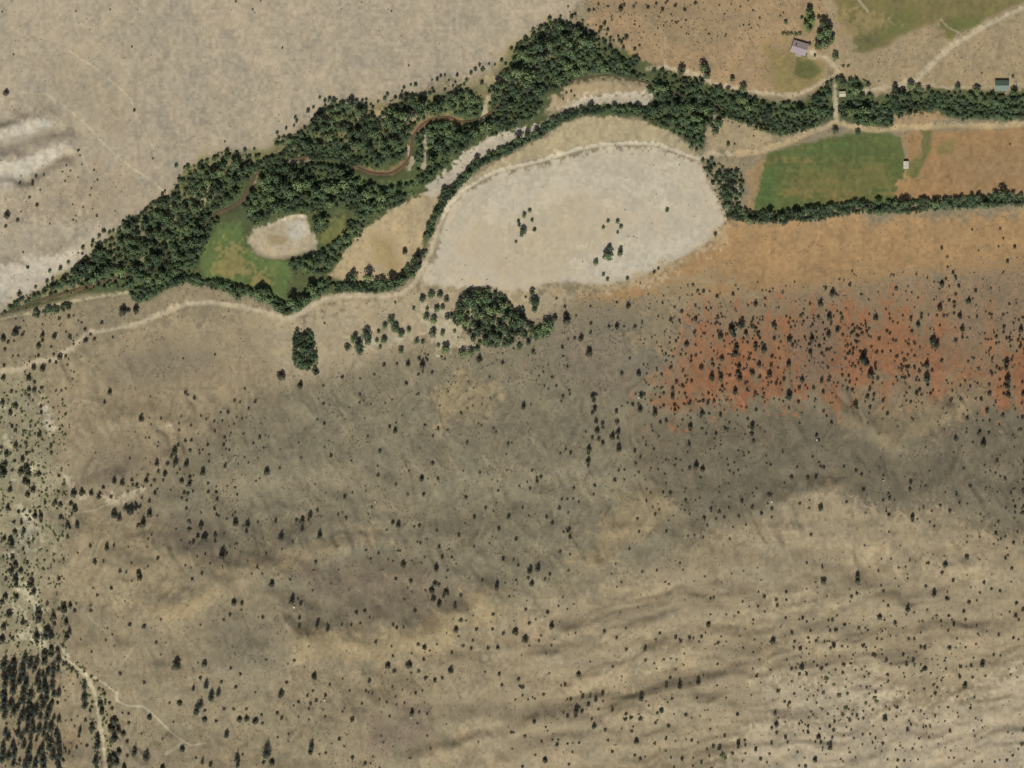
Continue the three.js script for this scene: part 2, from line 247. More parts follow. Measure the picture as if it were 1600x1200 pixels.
// shaded north flanks of the south-east tan spurs, painted greyer with more brush
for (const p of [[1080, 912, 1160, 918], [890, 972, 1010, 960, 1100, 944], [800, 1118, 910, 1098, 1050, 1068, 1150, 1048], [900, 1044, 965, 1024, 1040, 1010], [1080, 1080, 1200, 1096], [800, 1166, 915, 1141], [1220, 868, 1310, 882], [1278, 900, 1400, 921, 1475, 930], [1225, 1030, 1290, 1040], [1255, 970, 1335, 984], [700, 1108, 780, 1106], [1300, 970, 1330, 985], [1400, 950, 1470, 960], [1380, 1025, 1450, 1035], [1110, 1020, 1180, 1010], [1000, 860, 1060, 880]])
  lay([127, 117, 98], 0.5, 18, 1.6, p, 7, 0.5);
for (const p of [[850, 1000, 930, 985], [1000, 1035, 1100, 1022], [880, 1085, 1000, 1050], [960, 1010, 1060, 990], [1200, 930, 1300, 945], [1200, 1010, 1290, 1005], [930, 1090, 1040, 1115], [1340, 870, 1460, 880, 1560, 900]])
  lay([170, 152, 121], 0.5, 20, 1.6, p, 9, 0.04);
// the stony, grassy gully in the west
lay([151, 141, 113], 0.6, 30, 1.2, [-125, 600, 30, 600, 70, 680, 60, 760, 60, 860, 30, 940, 90, 1000, 100, 1036, 40, 1030, -125, 1000], -1, 0.2);
for (const [x, y, r] of [[8, 745, 9], [12, 640, 6], [38, 800, 8], [30, 870, 8], [20, 905, 9], [45, 925, 8], [30, 960, 10], [60, 950, 8], [75, 990, 8], [40, 990, 8], [96, 1018, 7], [62, 1006, 8], [15, 690, 6], [50, 728, 6]]) lay([190, 180, 150], 0.75, 9, 1.8, [x - r, y - r * 0.5, x, y, x + r, y + r * 0.6], r * 0.7, 0);
// pale clay in the west
lay([186, 172, 150], 0.65, 26, 1.0, [-125, 160, 60, 172, 95, 195, 112, 232, 80, 270, 40, 305, -125, 330], -1, 0.02);
lay([186, 173, 150], 0.55, 30, 1.2, [-125, 340, 60, 330, 150, 350, 170, 372, 120, 400, -125, 420], -1, 0.02);
lay([196, 185, 167], 0.95, 12, 0.5, [38, 190, 60, 182, 76, 186, 78, 198, 50, 208, 20, 214, -125, 226, -125, 212, 10, 204], -1, 0);
lay([197, 186, 168], 0.95, 14, 0.5, [45, 242, 75, 232, 104, 226, 92, 246, 66, 262, 40, 280, 10, 290, -125, 300, -125, 266, 0, 254], -1, 0);
lay([140, 126, 106], 0.6, 12, 0.7, [28, 168, 40, 182, 24, 182, 14, 172], -1, 0.4);  // shade on the north slope of the upper clay ridge, painted darker
lay([146, 131, 110], 0.55, 14, 0.7, [85, 200, 88, 214, 60, 222, 20, 232, 0, 230, 40, 216, 70, 206], -1, 0.3);  // north-facing side of the next clay ridge, its shade put into the colour
lay([198, 187, 169], 0.9, 22, 0.7, [-125, 420, 0, 410, 60, 405, 110, 398, 150, 385, 130, 405, 100, 432, 40, 460, 0, 480, -125, 500], -1, 0.02);
lay([189, 176, 154], 0.8, 18, 0.7, [92, 356, 130, 352, 168, 350, 170, 372, 145, 385, 100, 372], -1, 0.02);
lay([194, 182, 160], 0.85, 12, 0.9, [66, 632, 82, 650, 86, 672, 74, 676, 60, 660], -1, 0);
lay([190, 180, 158], 0.6, 14, 2.2, [10, 850, 24, 822, 48, 812, 56, 842, 42, 862, 12, 868], -1, 0);
lay([185, 172, 146], 0.75, 10, 1.1, [106, 750, 120, 765, 140, 772, 130, 780, 110, 768], -1, 0);
lay([186, 170, 140], 0.75, 10, 1, [165, 776, 200, 770, 230, 760, 226, 768, 196, 784, 168, 788], -1, 0);
lay([192, 178, 148], 0.8, 20, 1.1, [665, 470, 690, 480, 720, 510, 740, 540, 760, 545, 690, 545, 665, 520], -1, 0);
lay([191, 183, 152], 0.7, 18, 1, [540, 528, 620, 520, 640, 530, 560, 545], -1, 0);
// creek-side turf, dark leaf litter and wet ground under the trees
const TURF = [0, 490, 60, 458, 112, 420, 150, 388, 185, 358, 218, 338, 262, 306, 290, 262, 358, 234, 420, 236, 470, 205, 518, 155, 580, 175, 640, 150, 760, 132, 803, 76, 860, 38, 940, 60, 1000, 92, 1100, 128, 1170, 150, 1240, 160, 1300, 124, 1350, 124, 1370, 150, 1430, 138, 1600, 142, 1725, 142, 1725, 190, 1600, 190, 1480, 182, 1400, 178, 1390, 204, 1310, 190, 1220, 212, 1110, 180, 1098, 236, 1060, 212, 1000, 186, 910, 182, 840, 214, 745, 262, 690, 320, 668, 380, 640, 432, 600, 456, 500, 460, 450, 492, 420, 470, 300, 438, 262, 450, 235, 468, 212, 472, 200, 456, 120, 460, 0, 496];
lay([78, 88, 52], 0.95, 12, 0.5, TURF, -1, 0);
lay([150, 138, 100], 0.5, 12, 2.4, [0, 490, 60, 458, 112, 420, 150, 388, 185, 358, 218, 338, 262, 306, 290, 262, 358, 234, 420, 236, 470, 205, 518, 155, 580, 175, 640, 150, 760, 132, 803, 76, 860, 38, 940, 60, 920, 90, 850, 100, 790, 150, 680, 170, 600, 230, 500, 220, 400, 262, 330, 320, 280, 370, 180, 420, 60, 470], -1, 0);
lay([122, 112, 76], 0.6, 14, 1.4, [520, 170, 700, 150, 780, 140, 700, 190, 560, 230, 450, 240], -1, 0);
lay([94, 112, 62], 0.95, 16, 0.6, [325, 365, 345, 352, 375, 345, 388, 388, 420, 408, 450, 408, 450, 440, 442, 470, 400, 450, 330, 436, 312, 410], -1, 0);
lay([142, 126, 82], 0.75, 18, 1.1, [340, 385, 370, 380, 385, 410, 430, 440, 400, 442, 345, 420], -1, 0);
lay([118, 118, 68], 0.8, 12, 0.8, [520, 340, 540, 330, 536, 365, 510, 385, 488, 380, 500, 360], -1, 0);
lay([186, 164, 126], 1, 8, 0.4, TAN_TRIANGLE, -1, 0.02);
lay([150, 128, 84], 0.6, 22, 1.1, [590, 372, 610, 380, 618, 410, 606, 430, 596, 410], -1, 0);
lay([180, 158, 124], 0.9, 16, 0.8, [840, 172, 880, 148, 900, 128, 950, 120, 1010, 124, 1020, 150, 940, 150, 900, 160, 860, 186], -1, 0);
lay([197, 184, 164], 0.92, 9, 1.0, WASH, -1, 0.02);
lay([172, 152, 118], 0.85, 10, 0.9, [1100, 205, 1130, 185, 1190, 200, 1215, 214, 1190, 232, 1110, 238], -1, 0.05);
lay([188, 172, 142], 0.95, 8, 0.4, SAND, -1, 0);
lay([204, 194, 177], 0.9, 9, 0.6, [444, 346, 474, 340, 478, 366, 462, 378, 448, 372], -1, 0);
lay([150, 130, 95], 0.7, 8, 0.9, [418, 368, 436, 366, 452, 372, 440, 384, 424, 382], -1, 0);
lay([92, 112, 64], 0.85, 14, 0.9, [548, 272, 566, 284, 600, 290, 650, 284, 690, 262, 670, 284, 640, 302, 600, 306, 560, 296], -1, 0);
lay([92, 110, 64], 0.7, 14, 1.2, [690, 160, 730, 152, 748, 158, 742, 176, 700, 176], -1, 0);
lay([180, 163, 124], 0.8, 14, 1.4, [300, 296, 340, 306, 352, 316, 330, 322, 296, 308], -1, 0);
lay([176, 158, 122], 0.7, 12, 1.4, [586, 196, 600, 178, 612, 180, 646, 182, 640, 202, 600, 200], -1, 0);
lay([178, 160, 126], 0.7, 10, 1.3, [760, 126, 790, 112, 800, 100, 792, 130, 770, 142], -1, 0);
// fields
lay([182, 165, 129], 1, 6, 0.35, HAY_STRIP, -1, 0);
lay([202, 188, 165], 1, 11, 0.6, HAY_FIELD, -1, 0.015);
lay([190, 174, 143], 0.6, 44, 1.5, [800, 330, 900, 300, 960, 350, 900, 420, 800, 430, 740, 400], -1, 0);
for (const q of MOWN) { const arc = []; for (const v of [690, 350, 705, 326, 724, 304, 750, 285, 779, 271, 850, 254, 940, 230, 1030, 230, 1060, 242, 1092, 252, 1104, 275, 1117, 300]) arc.push(arc.length % 2 ? 380 + (v - 380) * q : 890 + (v - 890) * q); lay([186, 172, 142], 0.4, 3, 1.1, arc, 1.6, 0); }
lay([208, 199, 180], 0.6, 30, 1.4, [900, 410, 980, 390, 1080, 360, 1100, 380, 1000, 432, 920, 440], -1, 0);
lay([208, 199, 180], 0.5, 36, 1.5, [760, 300, 860, 270, 950, 260, 1050, 270, 1040, 310, 900, 290, 790, 340], -1, 0);
lay([172, 150, 114], 0.8, 20, 0.9, [860, 452, 950, 450, 1000, 438, 1070, 404, 1110, 380, 1130, 362], 5, 0.1);
lay([93, 103, 56], 1, 8, 0.35, GREEN_FIELD, -1, 0);
lay([128, 112, 68], 0.34, 26, 1.3, [1220, 300, 1230, 262, 1300, 250, 1390, 240, 1400, 300, 1340, 312, 1260, 318], -1, 0);
lay([82, 104, 56], 0.85, 20, 0.9, [1172, 326, 1184, 272, 1210, 262, 1216, 300, 1200, 328], -1, 0);
lay([84, 106, 58], 0.7, 22, 1.1, [1220, 245, 1290, 220, 1340, 216, 1350, 232, 1280, 246], -1, 0);
for (let k = 0; k < 34; k++) { const y = rr(214, 326), x = rr(1180, 1330), l = rr(30, 110); lay(k % 3 ? [126, 110, 70] : [88, 106, 60], rr(0.25, 0.5), 4, 1.2, [x, y, Math.min(x + l, 1408), y - l * 0.02], 1.6, 0); }
lay([162, 126, 88], 1, 16, 0.5, EAST_FIELD, -1, 0);
lay([166, 128, 88], 0.9, 12, 0.9, [1405, 285, 1425, 270, 1424, 318, 1406, 320], -1, 0);
lay([150, 122, 92], 0.6, 40, 1.2, [1480, 240, 1600, 220, 1640, 290, 1500, 300], -1, 0);
lay([96, 104, 60], 0.85, 9, 0.8, [1448, 205, 1446, 235, 1436, 254, 1428, 272], 7, 0);
lay([118, 112, 66], 0.7, 12, 1, [1466, 224, 1490, 220, 1486, 238, 1468, 240], -1, 0);
lay([175, 142, 104], 0.8, 12, 0.8, [1400, 182, 1460, 172, 1478, 184, 1440, 195, 1400, 198], -1, 0);
lay([168, 134, 98], 0.8, 10, 0.6, [1172, 262, 1180, 250, 1196, 246, 1176, 330, 1162, 330, 1164, 270], -1, 0);
lay([119, 110, 69], 0.95, 14, 0.7, MEADOW, -1, 0);
lay([98, 104, 58], 0.7, 20, 1.1, [1395, 10, 1430, 20, 1420, 50, 1380, 60, 1370, 40], -1, 0);
lay([98, 106, 58], 0.75, 16, 0.9, [1470, 28, 1540, 25, 1530, 40, 1490, 55, 1474, 44], -1, 0);
lay([100, 98, 62], 0.8, 12, 0.7, [1332, 60, 1370, 44, 1378, 66, 1350, 84, 1332, 80], -1, 0);
lay([150, 130, 92], 0.6, 20, 1.1, [1300, 30, 1340, 20, 1400, 30, 1350, 45, 1320, 60], -1, 0);
lay([160, 138, 108], 0.7, 10, 0.8, [1450, 44, 1470, 34, 1478, 52, 1460, 62], -1, 0);
// farm yard
lay([132, 120, 76], 0.8, 24, 1, [1200, 80, 1230, 70, 1290, 100, 1280, 140, 1220, 145, 1195, 120], -1, 0);
lay([92, 96, 56], 0.9, 10, 0.7, [1242, 92, 1270, 94, 1284, 112, 1266, 124, 1240, 114], -1, 0);
lay([184, 165, 128], 0.85, 8, 0.6, [1256, 78, 1275, 80, 1278, 90, 1262, 92], -1, 0);
lay([104, 122, 60], 0.8, 6, 0.7, [1256, 16, 1270, 14, 1272, 40, 1262, 56, 1252, 44], -1, 0);
lay([150, 128, 100], 0.6, 12, 0.9, [1000, 15, 1100, 10, 1180, 20, 1160, 60, 1080, 80, 1010, 50], -1, 0.6);
lay([140, 120, 94], 0.7, 16, 1.2, [910, 4, 1000, 2, 1090, 6, 1090, 20, 1000, 18, 920, 18], -1, 0.8);
// worn tracks, trails, creek banks
for (const [w, p] of ROADS) { lay([184, 166, 132], 0.55, 5, 0.5, p, w + 2.2, 0); lay([200, 184, 155], 0.7, 3.4, 0.7, p, w, 0); }
lay([186, 158, 112], 0.7, 6, 0.6, [1150, 240, 1190, 236, 1230, 222, 1270, 205, 1307, 192, 1330, 198, 1370, 203, 1420, 198, 1600, 194, 1725, 188], 4);
for (const [w, o, p] of TRAILS) lay([195, 180, 151], o * 0.9, 2.4, 0.2, p, w, 0);
lay([186, 176, 138], 0.75, 4, 0.9, DITCH, 2.0, 0);
lay([198, 186, 152], 0.9, 4, 0.6, DRY_WASH, 3, 0);
for (const p of OPEN_CREEK) lay([132, 105, 78], 0.8, 5, 1.0, p, 3.6, 0);
for (const p of BARS) lay([190, 174, 146], 0.8, 5, 1.0, p, 2.8, 0);
lay([217, 204, 178], 0.85, 3, 0.3, [690, 341, 702, 320, 722, 298, 748, 280, 775, 267, 800, 261, 850, 249, 900, 233, 940, 225, 990, 223, 1030, 225, 1060, 237, 1090, 247], 2.7, 0);
const inHay = new Uint8Array(TW * TH); for (let j = Math.floor(toJ(225)); j < toJ(455); j++) for (let i = Math.floor(toI(655)); i < toI(1140); i++) if (inside((i * TEX - 500) / S + 800, (j * TEX - 375) / S + 600, HAY_FIELD)) inHay[j * TW + i] = 1;
// grain: dry tufts, crumbs of soil, trampled and sun-bleached spots
for (let k = 0; k < TW * TH; k++) {
  const i = k % TW, j = (k / TW) | 0;
  let g = (nFine[k] - 0.5) * 0.52 + (nMid[k] - 0.5) * 0.27 + (nFall[k] - 0.5) * 0.22 + (LAT[(i * 7 + j * 131) & 65535] - 0.5) * 0.2 - (LAT[(i * 13 + j * 277 + 40) & 65535] < 0.02 ? 0.22 : 0) + (nWide[k] - 0.5) * 0.12;
  if (inHay[k]) g *= 0.55;
  const hue = (nMid[k] - 0.5) * 0.08 + (nWide[k] - 0.5) * 0.03 + (LAT[(i * 31 + j * 517 + 9) & 65535] - 0.5) * 0.03;
  sheet[k * 3] *= 1 + g + hue; sheet[k * 3 + 1] *= 1 + g; sheet[k * 3 + 2] *= 1 + g - hue;
}
const pix = new Uint8Array(TW * TH * 4);
for (let j = 0; j < TH; j++) for (let i = 0; i < TW; i++) {
  const k = j * TW + i, o = ((TH - 1 - j) * TW + i) * 4;
  for (let q = 0; q < 3; q++) { const v = clamp(sheet[k * 3 + q]); pix[o + q] = Math.round(255 * (v <= 0.0031308 ? v * 12.92 : 1.055 * v ** (1 / 2.4) - 0.055)); }
  pix[o + 3] = 255;
}
const soilMap = new THREE.DataTexture(pix, TW, TH); soilMap.colorSpace = THREE.SRGBColorSpace; soilMap.magFilter = THREE.LinearFilter; soilMap.minFilter = THREE.LinearFilter; soilMap.needsUpdate = true;
const soil = new THREE.MeshStandardMaterial({ map: soilMap, roughness: 1, metalness: 0 });
console.log('soil done');

// ---------------------------------------------------------------- the ground sheet, cut along field and track edges into joined pieces
const PIECES = [
  ['ground', 'dry tan and grey rangeland of soil, low brush and bare slopes', 'ground'],
  ['hay_field', 'pale mown hay field with a curved track round its north side', 'field'],
  ['irrigated_field', 'green and brown irrigated field bounded by a hedge', 'field'],
  ['bare_field', 'orange brown bare field beside the green irrigated field', 'field'],
  ['meadow', 'olive green meadow behind the farmhouse', 'meadow'],
  ['gravel_wash', 'pale gravel wash running along the creek-side woods', 'wash'],
  ['sand_clearing', 'round pale sandy hollow enclosed by creek-side trees', 'clearing'],
  ['dry_pasture', 'golden dry grass pasture between woods and the hay field', 'pasture'],
  ['red_slope', 'patchy rust red soil slope dotted with dark trees', 'slope'],
  ['dirt_road', 'pale dirt road winding past the fields and the creek', 'road'],
  ['farm_road', 'wide pale dirt road coming down past the olive meadow', 'road'],
  ['dry_wash', 'narrow pale dry wash between the pines', 'wash'],
];
function pieceOf(px, py) {
  for (let r = 0; r < ROADS.length; r++) { const [w, p] = ROADS[r]; const b = bounds(p, w + 1); if (px > b[0] && px < b[2] && py > b[1] && py < b[3] && lineDist(px, py, p) < w) return r === 3 ? 10 : 9; }
  if (px < 180 && py > 1020 && lineDist(px, py, DRY_WASH) < 3.4) return 11;
  if (px > 660 && px < 1140 && py < 460 && py > 220 && inside(px, py, HAY_FIELD)) return 1;
  if (py < 340 && px > 1160) { if (inside(px, py, GREEN_FIELD)) return 2; if (inside(px, py, EAST_FIELD)) return 3; if (inside(px, py, MEADOW)) return 4; }
  if (py < 450 && px < 1100) { if (inside(px, py, WASH)) return 5; if (inside(px, py, SAND)) return 6; if (inside(px, py, TAN_TRIANGLE)) return 7; }
  if (px > 1000 && py > 480 && py < 640 && inside(px, py, RED_SLOPE)) return 8;
  return 0;
}
{
  const W = GW + 1, lists = PIECES.map(() => []);
  for (let j = 0; j < GH; j++) for (let i = 0; i < GW; i++) lists[pieceOf((X0 + (i + 0.5) * CELL) / S + 800, (Z0 + (j + 0.5) * CELL) / S + 600)].push(j * W + i);
  lists.forEach((cells, n) => {
    if (!cells.length) return;
    const map = new Map(), pos = [], nor = [], uv = [], idx = [];
    const vert = k => {
      let v = map.get(k); if (v !== undefined) return v;
      const i = k % W, j = (k / W) | 0, x = X0 + i * CELL, z = Z0 + j * CELL;
      pos.push(x, hgt[k], z); uv.push(i / GW, 1 - j / GH);
      const dx = (hgt[j * W + Math.min(GW, i + 1)] - hgt[j * W + Math.max(0, i - 1)]) / (2 * CELL), dz = (hgt[Math.min(GH, j + 1) * W + i] - hgt[Math.max(0, j - 1) * W + i]) / (2 * CELL), l = Math.hypot(dx, 1, dz);
      nor.push(-dx / l, 1 / l, -dz / l); v = pos.length / 3 - 1; map.set(k, v); return v;
    };
    for (const k of cells) { const a = vert(k), b = vert(k + 1), c = vert(k + W), d = vert(k + W + 1); idx.push(a, c, b, b, c, d); }
    const g = new THREE.BufferGeometry();
    g.setAttribute('position', new THREE.Float32BufferAttribute(pos, 3)); g.setAttribute('normal', new THREE.Float32BufferAttribute(nor, 3)); g.setAttribute('uv', new THREE.Float32BufferAttribute(uv, 2)); g.setIndex(idx);
    const m = new THREE.Mesh(g, soil); m.name = PIECES[n][0]; m.receiveShadow = m.castShadow = true;
    tag(m, PIECES[n][1], PIECES[n][2], null, 'structure'); scene.add(m);
  });
  // the open range going on beyond the surveyed sheet
  const edge = [], far = 9000, P = (x, z) => { edge.push(x, Math.abs(x) > 501 || Math.abs(z) > 376 ? 0 : groundY(x, z) - 0.02, z); };
  const xs = []; for (let x = -500; x <= 500; x += 12.5) xs.push(x); const zs = []; for (let z = -375; z <= 375; z += 12.5) zs.push(z);
  const ring = []; xs.forEach(x => ring.push([x, -375])); zs.slice(1).forEach(z => ring.push([500, z])); xs.slice(0, -1).reverse().forEach(x => ring.push([x, 375])); zs.slice(1, -1).reverse().forEach(z => ring.push([-500, z]));
  ring.forEach(([x, z], n) => { const [x2, z2] = ring[(n + 1) % ring.length]; const k = far / 500; const o = [x * k, z * k], o2 = [x2 * k, z2 * k]; P(x, z); P(x2, z2); P(...o); P(x2, z2); P(...o2); P(...o); });
  const g = new THREE.BufferGeometry(); g.setAttribute('position', new THREE.Float32BufferAttribute(edge, 3)); g.computeVertexNormals();
  const m = new THREE.Mesh(g, new THREE.MeshStandardMaterial({ color: asColor([160, 144, 118]), roughness: 1, side: THREE.DoubleSide })); m.name = 'plain';
  tag(m, 'open dry range stretching away round the valley', 'ground', null, 'structure'); scene.add(m);
}
{ // creek water: lies in its carved channel
  const pts = []; for (let k = 0; k < CREEK.length; k += 2) pts.push(new THREE.Vector3(X(CREEK[k]), 0, Z(CREEK[k + 1])));
  const curve = new THREE.CatmullRomCurve3(pts, false, 'centripetal'), n = 520, pos = [], idx = [], q = new THREE.Vector3(), t = new THREE.Vector3();
  const level = []; for (let k = 0; k <= n; k++) { curve.getPointAt(k / n, q); level.push(at(flat, clamp(q.x, -499, 499), q.z) - 0.85); }
  for (let k = 0; k <= n; k++) {
    curve.getPointAt(k / n, q); curve.getTangentAt(k / n, t); const w = 0.85 + 0.9 * (vnoise(k / 9, 3) - 0.5);
    let y = 0, c = 0; for (let e = -5; e <= 5; e++) { y += level[clamp(k + e, 0, n)]; c++; } y /= c;
    pos.push(q.x - t.z * w, y, q.z + t.x * w, q.x + t.z * w, y, q.z - t.x * w);
    if (k) { const a = k * 2; idx.push(a - 2, a, a - 1, a - 1, a, a + 1); }
  }
  const g = new THREE.BufferGeometry(); g.setAttribute('position', new THREE.Float32BufferAttribute(pos, 3)); g.setIndex(idx); g.computeVertexNormals();
  const m = new THREE.Mesh(g, new THREE.MeshStandardMaterial({ color: asColor([98, 76, 57]), roughness: 0.35, side: THREE.DoubleSide })); m.name = 'creek';
  tag(m, 'narrow muddy brown creek winding through the trees', 'creek', null, 'structure'); scene.add(m);
}
console.log('ground done');
